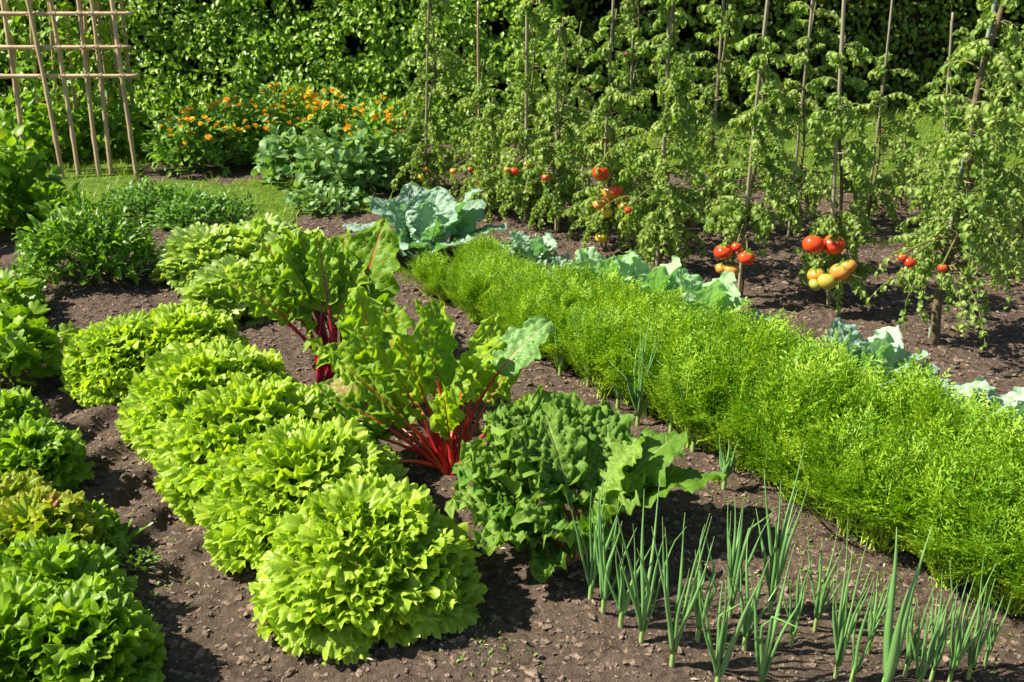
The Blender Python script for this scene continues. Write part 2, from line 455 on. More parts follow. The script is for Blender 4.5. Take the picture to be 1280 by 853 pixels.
M['rocket'] = leaf_mat('rocket_leaf', (0.08, 0.21, 0.013), (0.21, 0.38, 0.035), tf=0.35, rough=0.35, spec=0.45, bump=0.3, vein=(0.25, 0.40, 0.10), vw=0.08)
M['herb'] = leaf_mat('low_herb_leaf', (0.07, 0.20, 0.025), (0.18, 0.33, 0.065), tf=0.33, rough=0.4, bump=0.2)
M['weed'] = leaf_mat('weed_leaf', (0.12, 0.22, 0.03), (0.20, 0.32, 0.05), tf=0.35)
M['petal'] = leaf_mat('orange_petal', (0.84, 0.36, 0.008), (0.92, 0.56, 0.02), tr=(1.1, 1.0, 0.4), tf=0.35, rough=0.6, bump=0.1)
M['petaly'] = leaf_mat('yellow_petal', (0.80, 0.50, 0.02), (0.85, 0.60, 0.03), tr=(1.1, 1.0, 0.4), tf=0.35, rough=0.6, bump=0.1)
M['tomred'] = plain_mat('ripe_tomato_skin', (0.62, 0.035, 0.010), (0.72, 0.075, 0.015), 14, 0.16, 0.5, 0.02, 30, along=((0.60, 0.22, 0.03), 0.86, 1.0), sss=.15)
M['tomorange'] = plain_mat('ripening_tomato_skin', (0.70, 0.20, 0.03), (0.66, 0.27, 0.05), 14, 0.18, 0.5, 0.02, 30, along=((0.44, 0.34, 0.06), 0.6, 1.0), sss=.15)
M['tomgreen'] = plain_mat('unripe_tomato_skin', (0.46, 0.34, 0.05), (0.40, 0.40, 0.07), 14, 0.18, 0.5, 0.02, 30, along=((0.26, 0.32, 0.05), 0.5, 1.0), sss=.15)
M['tomyellow'] = plain_mat('yellow_tomato_skin', (0.74, 0.50, 0.03), (0.70, 0.56, 0.05), 14, 0.2, 0.5, 0.02, 30, sss=.15)
M['calyx'] = plain_mat('tomato_calyx', (0.06, 0.16, 0.015), (0.11, 0.22, 0.03), 40, 0.6, 0.2, 0.1)

# ------------------------------------------------------------------ setting: ground sheet, lawn, grass, crumbs


def axis(a, b, step, lim):
    mid = list(np.arange(a, b + step / 2, step))
    lo, hi, s = [], [], step
    x = a
    while x > -lim:
        s *= 1.12; x -= s; lo.append(x)
    x, s = b, step
    while x < lim:
        s *= 1.12; x += s; hi.append(x)
    return np.array(lo[::-1] + mid + hi)


def heightmesh(name, xs, ys, mat, dz=0.0, keep=None):
    X, Y = np.meshgrid(xs, ys)
    V = np.stack([X, Y, H(X, Y) + dz], -1).reshape(-1, 3)
    F = gridF(len(xs), len(ys))
    if keep is not None:
        c = V[F].mean(1); F = F[keep(c[:, 0], c[:, 1])]
        used = np.unique(F); remap = np.zeros(len(V), np.int32); remap[used] = np.arange(len(used))
        V = V[used]; F = remap[F]
    mb = MB(); mb.add(V, F)
    return mb.build(name, mat)


tag(heightmesh('soil_ground', axis(-1.5, 2.2, 0.009, 80), axis(0.85, 3.6, 0.009, 90), M['soil']), kind='structure')
tag(heightmesh('lawn', np.arange(-5, 6, 0.03), np.arange(3.0, 9, 0.03), M['lawn'], 0.004, lambda x, y: lawn_mask(x, y) > 0.5), kind='structure')

v4 = np.linspace(0, 1, 4)
gx = np.stack([-(1 - v4 ** 1.5) * .5 * .07, v4, .0 * v4], 1); gx2 = gx * [-1, 1, 1]
gV = np.stack([gx, gx2], 1).reshape(-1, 3)
GT = (bend(gV, 0.7, 1.0), gridF(2, 4), np.stack([np.tile([-1, 1], 4), np.repeat(v4, 2)], 1))
n = 60000
P = np.stack([RG.uniform(-3.4, 4.4, n), RG.uniform(3.0, 6.0, n), np.zeros(n)], 1)
P = P[lawn_mask(P[:, 0], P[:, 1]) > RG.uniform(0.15, 0.6, n)]
n = len(P)
az = RG.uniform(0, 2 * PI, n); el = RG.uniform(0.7, 1.5, n)
T = np.stack([np.cos(el) * np.cos(az), np.cos(el) * np.sin(az), np.sin(el)], 1)
mb = MB(); scatter(mb, GT, frames(T), P, RG.uniform(.025, .06, n), RG.uniform(0, 1, n))
tag(mb.build('grass', M['grass']), 'short sunlit grass growing on the lawn strips', 'grass', kind='stuff')


def ico(sub=1):
    import bmesh
    bm = bmesh.new(); bmesh.ops.create_icosphere(bm, subdivisions=sub, radius=1)
    V = np.array([v.co[:] for v in bm.verts]); F = np.array([[v.index for v in f.verts] for f in bm.faces]); bm.free()
    return V, F


def soil_points(n, box, keep=None):
    P = np.stack([RG.uniform(box[0], box[1], n), RG.uniform(box[2], box[3], n)], 1)
    P = P[lawn_mask(P[:, 0], P[:, 1]) < 0.3]
    return np.column_stack([P, H(P[:, 0], P[:, 1])])


iv, ifc = ico(1)
mb = MB()
for k in range(5):
    V = iv * [1, .55, .45] * (1 + 0.35 * RG.standard_normal((len(iv), 1))) * [1, 1, 1]
    P = soil_points(26000, (-1.7, 2.6, 0.9, 4.1))
    n = len(P)
    S = 0.0014 + 0.0085 * RG.uniform(0, 1, n) ** 10 + .0042 * RG.uniform(0, 1, n) ** 3
    az = RG.uniform(0, 2 * PI, n)
    scatter(mb, (V, ifc, np.zeros((len(V), 2))), frames(np.stack([np.cos(az), np.sin(az), RG.uniform(-.4, .4, n)], 1)), P, S, RG.uniform(0, 1, n))
tag(mb.build('soil_clods', M['clod'], smooth=False), 'crumbs and small clods lying on the bare soil', 'soil crumbs', kind='stuff')
mb = MB()
P = soil_points(3200, (-1.7, 2.6, 0.9, 4.1)); n = len(P); P[:, 2] += .003
az = RG.uniform(0, 2 * PI, n)
scatter(mb, leaf_tpl(3, 3, .3, .5, .4), frames(np.stack([np.cos(az), np.sin(az), RG.uniform(-.2, .3, n)], 1), roll=RG.uniform(-.6, .6, n)), P, RG.uniform(.004, .015, n), RG.uniform(0, 1, n))
tag(mb.build('dry_litter', M['litter']), 'straw coloured bits of dry litter on the soil', 'litter', kind='stuff')
# seedling weeds that green the soil here and there
mb = MB()
cl = [(at(1000, 690), .22), (at(1090, 740), .2), (at(930, 640), .12), (at(1180, 770), .14), (at(150, 690), .1), (at(175, 740), .08), (at(840, 390), .2), (at(780, 375), .15),
      (at(1000, 740), .15), (at(600, 800), .1), (at(215, 560), .1), (at(780, 560), .12), (at(930, 420), .1), (at(1230, 690), .1)]
for c, r in cl:
    n = int(170 * r / .15)
    q = RG.normal(0, r * .5, (n, 2)); P = np.column_stack([c[0] + q[:, 0], c[1] + q[:, 1]]); P = np.column_stack([P, H(P[:, 0], P[:, 1])])
    az = RG.uniform(0, 2 * PI, n); el = RG.uniform(.1, 1.2, n)
    scatter(mb, leaf_tpl(3, 4, .45, .6, .3), frames(np.stack([np.cos(el) * np.cos(az), np.cos(el) * np.sin(az), np.sin(el)], 1)), P, RG.uniform(.004, .011, n), RG.uniform(0, 1, n))
tag(mb.build('seedling_weeds', M['weed']), 'tiny green weed seedlings sprouting over the bare soil', 'weeds', kind='stuff')


# ------------------------------------------------------------------ frilly lettuce row
def lettuce(mbs, R, Hh, n, mat_rnd=(0, 1), frill=1.0, A=1.15, lobe=0.05, fan=.066, nout=9, lift=.35, kk=1.0):
    """mbs(i) gives the builder that leaf i goes to. Ruffled leaf ends sit on a dome; the first ones are whole outer leaves at the foot"""
    for i in range(n):
        az = i * 2.39996 + RG.uniform(-.25, .25)
        rnd = RG.uniform(*mat_rnd)
        if i < nout:
            L = R * RG.uniform(.92, 1.02); cv = RG.uniform(.3, .7)
            tp = polar_leaf(L, A=.62, nphi=51, nr=10, ruf=.012 * frill, k1=RG.uniform(9, 12), k2=RG.uniform(22, 28), scal=.07, sk=11, lobe=lobe, lk=RG.uniform(3, 6), cr=.0012)
            put(mbs(i), tp, [0, 0, .015], sph(i * 2 * PI / nout + RG.uniform(-.1, .1), dg(16) + cv * .5), rnd=rnd, curl=cv, L=L, roll=RG.uniform(-.2, .2))
            continue
        t = (i - nout + .5) / (n - nout)
        el = math.asin(min(t * 1.02, 1)) * .96 + RG.uniform(-.07, .07) + .05
        out = sph(az, el)
        rad = 1 / math.sqrt((math.cos(el) / R) ** 2 + (math.sin(el) / Hh) ** 2)
        L = fan * RG.uniform(.7, 1.3)
        rad *= 1 + .06 * math.sin(3 * az + R * 300) * math.cos(el) + .05 * math.sin(5 * az + 9 * el)
        base = out * (rad * RG.uniform(.93, 1.04) - L * .80)
        base[2] = max(base[2], .006)
        tp = polar_leaf(L, A=A * RG.uniform(.85, 1.15), nphi=int(85 * min(kk, 1)), nr=8, ruf=0.0056 * frill * RG.uniform(.8, 1.3), k1=kk * RG.uniform(9, 13), k2=kk * RG.uniform(20, 28), scal=.10, sk=kk * RG.uniform(11, 15), lobe=lobe, lk=RG.uniform(4, 7), cr=0.0008)
        t_ = nrm(out + np.array([0, 0, lift]) + RG.normal(0, .28, 3))
        up = nrm(np.array([0, 0, 1.0]) - .6 * sph(az, 0) + RG.normal(0, .35, 3))
        put(mbs(i), tp, base, t_, up=up, rnd=rnd, curl=RG.uniform(.5, 1.7), L=L, roll=RG.uniform(-.5, .5))


def dg(x):
    return math.radians(x)


def lettuce_head(name, P, R, Hh, n, mat, label, cat, group, nout=9, **kw):
    P = np.array([P[0], P[1], 0]); P[2] = gz(P) - .006
    outs = [MB() for _ in range(nout)]; core = MB()
    lettuce(lambda i: outs[i] if i < nout else core, R, Hh, n, nout=nout, **kw)
    rz = RG.uniform(0, 6)
    root = core.build(name, mat, loc=P, rz=rz)
    tag(root, label, cat, group)
    for o in outs:
        o.build('outer_leaf', mat, root)
    return root


gL = 'frilly light green lettuces in the row beside the path'
FRONT = at(461, 734)
for da, db, R, Hh, lab in [
    (.000, .0, .184, .185, 'large frilly light green lettuce nearest the camera at the front end of the lettuce row'),
    (.240, .006, .196, .188, 'frilly light green lettuce directly behind the front lettuce, level with red chard base'),
    (.475, -.004, .200, .188, 'frilly light green lettuce third from the front, opposite the crimson chard stalks'),
    (.705, -.002, .196, .184, 'frilly light green lettuce fourth from the front, bulging towards the path'),
    (1.04, .050, .155, .165, 'frilly lettuce at the back of the row, on the side of the pale lettuces'),
    (1.08, -.075, .150, .165, 'frilly light green lettuce at the far end of the row, on the path side'),
]:
    lettuce_head('lettuce', FRONT + da * RD + db * RR, R, Hh, 330, M['lettuce'], lab, 'lettuce', gL, fan=.047, lobe=.03, A=1.3)

# left bed: looser lettuces and bushy leaf crops
gB = 'leafy plants in the left bed'
lettuce_head('loose_leaf_lettuce', at(36, 562, .07), .098, .125, 170, M['oak'], 'green loose leaf lettuce with broad lower leaf beside the path, above the red tinged lettuce', 'lettuce', gB, frill=1.1, lobe=.06, A=1.25, fan=.052, kk=.9)
lettuce_head('red_tinged_lettuce', at(38, 668, .07), .125, .14, 190, M['redlet'], 'yellow green lettuce tinged with brownish red leaves in the left bed', 'lettuce', gB, frill=1.1, lobe=.05, A=1.3, fan=.045)
lettuce_head('loose_leaf_lettuce', at(100, 800, .07), .112, .155, 210, M['oak'], 'bright green loose leaf lettuce at the very front of the left bed, touching the path', 'lettuce', gB, frill=1.1, lobe=.06, A=1.25, fan=.048, kk=.9)
lettuce_head('loose_leaf_lettuce', at(12, 800, .07), .125, .165, 210, M['oak'], 'green loose leaf lettuce in the bottom left corner, cut by the picture edge', 'lettuce', gB, frill=1.1, lobe=.06, A=1.25, fan=.048, kk=.9)
lettuce_head('loose_leaf_lettuce', at(62, 725, .08), .112, .155, 210, M['oak'], 'green loose leaf lettuce with greyish sheen just in front of the red tinged lettuce', 'lettuce', gB, frill=1.1, lobe=.06, A=1.25, fan=.048, kk=.9)

lettuce_head('red_tinged_lettuce', at(0, 632, .06), .11, .12, 110, M['redlet'], 'red tinged lettuce at the left picture edge, behind the yellow green one', 'lettuce', gB, frill=1.1, lobe=.05, A=1.3, fan=.045)
lettuce_head('loose_leaf_lettuce', at(88, 655, .05), .085, .10, 110, M['oak'], 'small green loose leaf lettuce between red tinged lettuce and upright weed', 'lettuce', gB, frill=1.1, lobe=.06, A=1.25, fan=.044, kk=.9)
lettuce_head('loose_leaf_lettuce', at(2, 720, .07), .11, .14, 120, M['oak'], 'green loose leaf lettuce at the left picture edge, below the red tinged lettuces', 'lettuce', gB, frill=1.1, lobe=.06, A=1.25, fan=.048, kk=.9)
lettuce_head('loose_leaf_lettuce', at(0, 515, .05), .09, .10, 100, M['oak'], 'low loose leaf lettuce at the left picture edge, behind the broad leaved one', 'lettuce', gB, frill=1.1, lobe=.06, A=1.25, fan=.044, kk=.9)

# pale round-leaved lettuces behind the chard
gP = 'pale lettuces at the far end of the chard row'
for px, R, Hh, lab in [
    ((255, 322), .150, .16, 'pale green round leaved lettuce nearest the low dark herb patch'),
    ((325, 312), .150, .18, 'pale green round leaved lettuce at the back of the pale clump, tallest of them'),
    ((292, 362), .145, .16, 'pale green lettuce at the front of the pale clump above the brown soil gap'),
    ((375, 340), .14, .19, 'pale green lettuce half hidden behind crimson stalked chard leaves'),
]:
    lettuce_head('pale_lettuce', at(px[0], px[1], .06), R, Hh, 130, M['pale'], lab, 'lettuce', gP, frill=.8, lobe=.05, A=.9, fan=.065, kk=.7, lift=.6)


# ------------------------------------------------------------------ broad leaves with stalks (chard, cabbage)
def blade(L, W, nu=23, nv=34, ruf=.010, rk=10, cr=.004, cup=.25, tipw=.75):
    v = np.linspace(0, 1, nv); u = np.linspace(-1, 1, nu)
    U, Vv = np.meshgrid(u, v)
    p = RG.uniform(0, 2 * PI, 12)
    wid = np.sin(PI * np.clip(Vv, .0, 1) ** tipw) ** .62
    wid = np.maximum(wid, .03)
    wid = wid * (1 + .05 * np.sin(Vv * 21 + p[0] + np.sign(U)) + .03 * np.sin(Vv * 43 + p[1] - np.sign(U)))
    x = U * wid * W / 2
    y = Vv * L
    e = np.abs(U) ** 2
    z = ruf * e * (np.sin(rk * Vv + p[2] + np.sign(U) * 1.3) + .7 * np.sin(2.2 * rk * Vv + p[3] + 2 * np.sign(U)))
    z = z + cup * np.abs(x) * (1 - .5 * np.abs(U))
    f = 2 * PI / .026
    z = z + cr * np.minimum(np.abs(U) * 4, 1) * (np.sin(x * f + p[4] + 1.5 * np.sin(y * f * .6 + p[5])) * np.sin(y * f * .9 + p[6] + np.sin(x * f * .7)) + .5 * np.sin(x * f * 2.1 + p[7] + y * f) * np.sin(y * f * 1.9 + p[8] - x * 40))
    x = x + ruf * .4 * e * np.sin(rk * 1.7 * Vv + p[9])
    return np.stack([x, y, z], -1).reshape(-1, 3), gridF(nu, nv), np.stack([U.ravel(), Vv.ravel()], 1)


def stalk_leaf(root, P, az, el, SL, L, W, curl, mat, smat, sr=.008, scurl=.1, roll=0., label=None, up=None, slabel=None, ruf=.012, cr=.0055, rk=15, cup=.22, tipw=.75):
    """one leaf part: blade mesh with its stalk (petiole and midrib) as a child"""
    pts, e2 = arc(P, az, el, SL, scurl, 9)
    t = sph(az, e2)
    tp = blade(L, W, ruf=ruf, cr=cr, rk=rk, cup=cup, tipw=tipw)
    if up is None:
        up = (-math.cos(az) * .6, -math.sin(az) * .6, 1.0)
    mb = MB(); put(mb, tp, pts[-1], t, up=up, roll=roll, rnd=RG.uniform(0, 1), curl=curl, L=L)
    o = mb.build('leaf', mat, root)
    if label: o['label'] = label
    M_ = frames(np.array([t]), up, np.array([roll]))[0]
    mid = bend(np.stack([np.zeros(10), np.linspace(0, .82, 10) * L, np.full(10, -.0012)], 1), curl, L) @ M_.T + pts[-1]
    pp = np.concatenate([pts[:-1], mid])
    sr *= .70
    rad = np.concatenate([np.linspace(sr * 1.15, sr * .62, len(pts) - 1), np.linspace(sr * .55, sr * .10, 10)])
    ms = MB(); tube(ms, pp, rad, 8, rnd=RG.uniform(0, 1))
    s = ms.build('stalk', smat, o)
    if slabel: s['label'] = slabel
    return o


def dg(x):
    return math.radians(x)


gC = 'chard plants in the chard row'
# main red chard: azimuth 0 = to the right, 90 = away, 180 = to the left
P = at(560, 590); P[2] = gz(P)
c = thing('chard_plant', P, 'tall red stalked chard with one broad leaf leaning over the carrots, in mid picture', 'chard', gC)
c.scale = (1.04, 1.04, 1.04)
Z = np.zeros(3)
J = lambda s=.012: np.array([RG.normal(0, s), RG.normal(0, s), 0])
stalk_leaf(c, J(), dg(25), dg(78), .215, .150, .105, .35, M['chardbig'], M['stalk'], .0065, .55, up=(-.5, -.5, .75), cr=.006, label='broad veined leaf tilted towards the camera', ruf=.006)
stalk_leaf(c, J(), dg(172), dg(60), .190, .130, .08, .6, M['chardyellow'], M['stalk'], .008, .55, up=(0, -.6, .8), ruf=.005, cr=.003, label='fading pinkish leaf drooping to the left')
stalk_leaf(c, J(), dg(200), dg(36), .105, .095, .07, .9, M['chardyellow'], M['stalkorange'], .008, .45, up=(0, -.5, .9), ruf=.004, cr=.003, label='small fading leaf on an orange stalk', slabel='bright orange stalk')
for az, el, SL, L, W, cu, sm in [
    (95, 80, .10, .20, .11, .3, 'stalk'), (150, 68, .10, .20, .115, .4, 'stalk'), (60, 78, .12, .17, .10, .3, 'stalk'), (120, 62, .11, .19, .12, .5, 'stalkorange'),
    (170, 72, .09, .19, .10, .35, 'stalkorange'), (200, 78, .08, .17, .09, .2, 'stalk'), (40, 84, .10, .15, .09, .2, 'stalk'), (135, 50, .10, .17, .11, .6, 'stalk'),
    (260, 84, .07, .15, .08, .2, 'stalkorange'), (80, 62, .09, .18, .11, .5, 'stalk'), (180, 58, .10, .16, .10, .6, 'stalk'), (10, 72, .08, .13, .08, .4, 'stalk'),
    (158, 84, .11, .19, .10, .15, 'stalk'), (110, 86, .12, .18, .10, .1, 'stalkorange'), (145, 76, .13, .17, .09, .3, 'stalk'), (165, 64, .12, .16, .09, .5, 'stalkorange'), (75, 66, .13, .17, .09, .4, 'stalk'),
    (185, 66, .11, .15, .08, .4, 'stalk'), (50, 68, .11, .14, .08, .5, 'stalk'), (140, 88, .14, .17, .09, .0, 'stalk')]:
    stalk_leaf(c, J(), dg(az + RG.uniform(-6, 6)), dg(90 - (90 - el) * 1.7), SL * 1.40, L * 1.0, W * .78, cu, M['chard'], M[sm], RG.uniform(.0050, .0075), .2, roll=RG.uniform(-.6, .6), ruf=.011, cr=.0068)
# small crimson one between
P = at(478, 524); P[2] = gz(P)
c = thing('chard_plant', P, 'small chard with short crimson stalks between the two bigger red chards', 'chard', gC)
c.scale = (1.15, 1.15, 1.1)
for az, el, SL, L, W, cu in [(150, 55, .09, .14, .09, .5), (110, 75, .10, .17, .10, .3), (80, 65, .10, .17, .10, .4), (180, 70, .08, .13, .08, .4), (60, 80, .09, .16, .09, .3), (210, 50, .06, .09, .06, .8), (130, 84, .10, .18, .10, .2)]:
    stalk_leaf(c, J(), dg(az), dg(el), SL, L, W, cu, M['chard'], M['stalkcrimson'], RG.uniform(.006, .008), .15, roll=RG.uniform(-.4, .4))
# crimson-stalked one behind
P = at(420, 468); P[2] = gz(P)
c = thing('chard_plant', P, 'big chard with long crimson stalks fanning out behind the red stalked chard', 'chard', gC)
c.scale = (1.12, 1.12, 1.0)
stalk_leaf(c, J(), dg(55), dg(74), .13, .26, .15, .25, M['chard'], M['stalkcrimson'], .008, .1, roll=-.3, label='tall shaded leaf with a red midrib')
for az, el, SL, L, W, cu in [
    (165, 50, .16, .18, .12, .4), (150, 56, .17, .20, .12, .4), (140, 66, .16, .22, .13, .4), (120, 72, .15, .23, .13, .3), (100, 78, .14, .23, .13, .3), (85, 82, .13, .22, .12, .2),
    (175, 62, .14, .18, .11, .4), (70, 66, .13, .21, .12, .4), (35, 76, .12, .20, .12, .3), (190, 74, .10, .17, .10, .3), (130, 84, .14, .23, .12, .2), (15, 66, .10, .17, .11, .4), (60, 86, .12, .21, .12, .1),
    (155, 78, .15, .21, .12, .2), (110, 60, .14, .21, .13, .5), (350, 70, .09, .16, .10, .4), (145, 72, .18, .20, .10, .2), (115, 82, .17, .21, .10, .2), (95, 70, .16, .20, .10, .4),
    (160, 60, .17, .17, .09, .5), (135, 60, .18, .18, .10, .5), (25, 84, .12, .17, .09, .2), (75, 78, .15, .19, .10, .2), (40, 68, .12, .18, .10, .5), (170, 70, .15, .16, .09, .4)]:
    stalk_leaf(c, J(.02), dg(az + RG.uniform(-5, 5)), dg(el), SL * 1.15, L * .85, W * .68, cu, M['chard'], M['stalkcrimson'], RG.uniform(.006, .0088), .15, roll=RG.uniform(-.6, .6), ruf=.011, cr=.0068)
# green one in front
P = at(715, 690); P[2] = gz(P)
c = thing('chard_plant', P, 'dense green chard with puckered leaves and pinkish stalk bases, behind the front onions', 'chard', gC)
stalk_leaf(c, J(), dg(18), dg(48), .13, .20, .135, .75, M['chardfront'], M['stalkpink'], .007, .3, roll=.35, label='large flat leaf reaching towards the carrots', ruf=.007)
stalk_leaf(c, J(), dg(40), dg(58), .12, .20, .14, .6, M['chardfront'], M['stalkpink'], .007, .3, roll=.2, ruf=.009)
for az, el, SL, L in [
    (165, 40, .09, .16), (185, 52, .09, .16), (205, 42, .07, .14), (150, 58, .10, .19), (130, 66, .11, .20), (110, 74, .11, .20), (90, 70, .11, .20), (70, 76, .11, .18), (175, 72, .09, .17), (225, 60, .07, .14),
    (250, 64, .07, .14), (195, 80, .09, .17), (280, 62, .06, .13), (140, 82, .11, .19), (60, 56, .09, .18), (310, 60, .06, .12), (0, 66, .08, .15), (160, 76, .12, .17), (215, 74, .08, .15), (120, 54, .11, .18),
    (190, 30, .08, .12), (240, 40, .06, .11), (100, 60, .12, .19), (155, 48, .12, .15), (170, 62, .12, .15), (145, 70, .13, .16), (125, 78, .13, .17), (85, 80, .12, .17), (45, 72, .11, .15), (20, 62, .10, .14),
    (200, 60, .09, .13), (180, 44, .12, .12), (210, 55, .10, .12), (230, 75, .09, .13), (265, 72, .08, .12), (295, 74, .07, .12), (330, 70, .08, .12), (150, 66, .15, .14), (110, 68, .15, .16), (75, 66, .13, .15), (30, 54, .10, .13)]:
    stalk_leaf(c, J(.022), dg(az + RG.uniform(-5, 5)), dg(el), SL * 1.08, L * .95, L * .62, RG.uniform(.4, 1.0), M['chardfront'], M['stalkpink'], RG.uniform(.0040, .0065), .25, roll=RG.uniform(-.6, .6), ruf=.011, cr=.0085)

# savoy cabbage and its neighbours
P = at(530, 322); P[2] = gz(P)

c = thing('savoy_cabbage', P, 'big blue green savoy cabbage with crinkled upright leaves at the far end of the carrots', 'cabbage')
c.scale = (1.15, 1.15, .80)
for az, el, SL, L, W, cu, ro in [
    (30, 62, .10, .22, .19, .1, .5), (70, 74, .08, .20, .18, .1, 0), (150, 62, .09, .20, .18, .3, -.3), (110, 68, .09, .21, .18, .2, 0), (180, 50, .08, .18, .16, .5, 0), (10, 40, .09, .18, .16, .5, .2),
    (210, 50, .06, .16, .15, .5, 0), (260, 55, .05, .14, .13, .5, 0), (320, 52, .06, .15, .14, .4, 0), (90, 84, .06, .17, .15, -.2, 0), (200, 80, .05, .14, .13, -.2, 0), (340, 78, .05, .15, .13, -.2, 0), (50, 50, .10, .18, .17, .3, 0), (165, 76, .07, .18, .15, .1, 0)]:
    stalk_leaf(c, J(), dg(az), dg(el), SL, L, W, cu, M['savoy'], M['savoy'], .008, .1, roll=ro, ruf=.010, cr=.006, rk=9, tipw=.6)
gK = 'young cabbages along the far side of the carrots'
for px, sc_, mt, lab in [((662, 297), .75, 'bluecab', 'small blue green cabbage at the far end of the carrots, beside the savoy cabbage'), ((705, 318), .6, 'bluecab', 'small bluish cabbage by the tomato bed, second after the savoy cabbage'),
                         ((752, 350), 1.1, 'cabbage', 'fresh green young cabbage peeking over the carrots opposite the yellow tomato'), ((806, 362), 1.15, 'cabbage', 'pale green young cabbage over the carrots below the tomato with two stems'),
                         ((872, 384), 1.15, 'cabbage', 'pale green young cabbage over the carrots, left of the small four fruit tomato cluster'), ((1082, 432), 1.0, 'bluecab', 'grey green young cabbage tip over the carrots left of the woody tomato trunk'),
                         ((1195, 492), .85, 'bluecab', 'grey blue young cabbage near the right edge, in front of the bare soil'), ((1258, 500), .85, 'bluecab', 'grey blue young cabbage cut by the right picture edge')]:
    P = at(px[0], px[1], .12); P[2] = 0; P[2] = gz(P)
    c = thing('young_cabbage', P, lab, 'cabbage', gK)
    for i in range(11):
        stalk_leaf(c, J(.006), i * 2.4, dg(38 + 4.5 * i), .07 * sc_, .125 * sc_, .115 * sc_, .5 - .04 * i, M[mt], M[mt], .005, .15, ruf=.008, cr=.003, tipw=.6)

# ------------------------------------------------------------------ carrots
DIA = (bend(np.array([[0, 0, 0], [-.5, .45, .05], [0, .5, 0], [.5, .45, .05], [-.22, .85, .0], [.22, .85, 0], [0, 1, 0]], float), .5, 1), np.array([[0, 2, 1, 1], [0, 3, 2, 2]])[:0].reshape(0, 4), None)
dV = bend(np.array([[0, 0, 0], [-.12, .30, .03], [0, .34, 0], [.12, .30, .03], [-.15, .70, .02], [0, .66, -.02], [.15, .70, .02], [0, 1, 0]], float), .5, 1)
dF = np.array([[0, 2, 1, 0], [0, 3, 2, 0]])
dQ = np.array([[1, 2, 5, 4], [2, 3, 6, 5]])
dT = np.array([[0, 2, 1], [0, 3, 2], [4, 5, 7], [5, 6, 7]])
dUV = np.array([[0, 0], [-1, .3], [0, .3], [1, .3], [-1, .7], [0, .7], [1, .7], [0, 1]], float)


def leaflets(mb, P, T, U, S, rnd):
    Mx = frames(T, U)
    scatter(mb, (dV, dQ, dUV), Mx, P, S, rnd)
    # the pointed ends as triangles on the same points
    N = len(P); FF = dT[None] + (np.arange(N) * len(dV))[:, None, None]
    mb.f.append((FF.reshape(-1, 3).astype(np.int32) + mb.n - N * len(dV), 0))


def carrot_mesh(seed, h=.25, nf=13, mats=None):
    mb = MB()
    LP, LT, LU, LS, LR = [], [], [], [], []
    for i in range(int(nf * 4)):
        az = i * 2.4 + RG.uniform(-.3, .3)
        t = i / nf
        el = dg(70 + 19 * t + RG.uniform(-8, 6))
        L = h * RG.uniform(.95, 1.25)
        pts, _ = arc([RG.normal(0, .012), RG.normal(0, .012), -.004], az, el, L, RG.uniform(.25, 1.0), 12)
        tube(mb, pts, np.linspace(.0024, .0008, 12), 4, m=1, cap=False)
        fr = RG.uniform(0, 1)
        for q in np.linspace(.44, 1.0, 9):
            f = q * 11; a = min(int(f), 10); C = pts[a] + (pts[a + 1] - pts[a]) * (f - a)
            tg = nrm(pts[a + 1] - pts[a]); side = nrm(np.cross(tg, [0, 0, 1])); up = np.cross(side, tg)
            pl = .074 * (1 - .75 * (q - .44) / .56) * RG.uniform(.8, 1.15)
            for s in ((-1, 1) if q < .99 else (0,)):
                d0 = nrm(tg * .75 + side * s * .85 + up * RG.uniform(-.05, .15) + RG.normal(0, .06, 3))
                d0s = nrm(np.cross(d0, up))
                k = max(3, int(pl / .0062))
                for j in range(k):
                    g = (j + .6) / k
                    X = C + d0 * pl * g - up * .012 * g * g
                    sz = RG.uniform(.008, .0140) * (1.1 - .4 * g)
                    for w in (-1, 1):
                        LP.append(X); LT.append(nrm(d0 * .75 + d0s * w * .75 + RG.normal(0, .2, 3))); LU.append(nrm(up + RG.normal(0, .35, 3))); LS.append(sz); LR.append(np.clip(fr + RG.normal(0, .2), 0, 1))
                LP.append(C + d0 * pl * .95); LT.append(d0); LU.append(up); LS.append(.013); LR.append(fr)
    leaflets(mb, np.array(LP), np.array(LT), np.array(LU), np.array(LS), np.array(LR))
    return mb.mesh('carrot_plant', mats)


cm = [carrot_mesh(i, RG.uniform(.175, .215), 11, [M['carrot'], M['carrotstalk']]) for i in range(9)]
gR = 'carrot plants sown thickly in one long row'
k = 0
for b in (1.455, 1.515, 1.575, 1.635):
    for a in np.arange(0.30, 2.36, 0.060):
        P = row(a + RG.uniform(-.024, .024) + (b * 7 % .05), b + RG.uniform(-.022, .022) + (.05 * sstep(np.array(a), 2.2, 2.8)))
        P[2] = gz(P)
        o = bpy.data.objects.new('carrot_plant', cm[k % 9]); COL.objects.link(o)
        o.location = P; o.rotation_euler.z = RG.uniform(0, 6.28); s = RG.uniform(.70, 1.06) * (1 - .36 * float(sstep(np.array(a), 1.2, 2.3))) * (1.0 if b > 1.5 else .92); o.scale = (s, s, s)
        tag(o, 'feathery bright green carrot plant crowded among its likes in the long carrot row', 'carrot', gR)
        k += 1


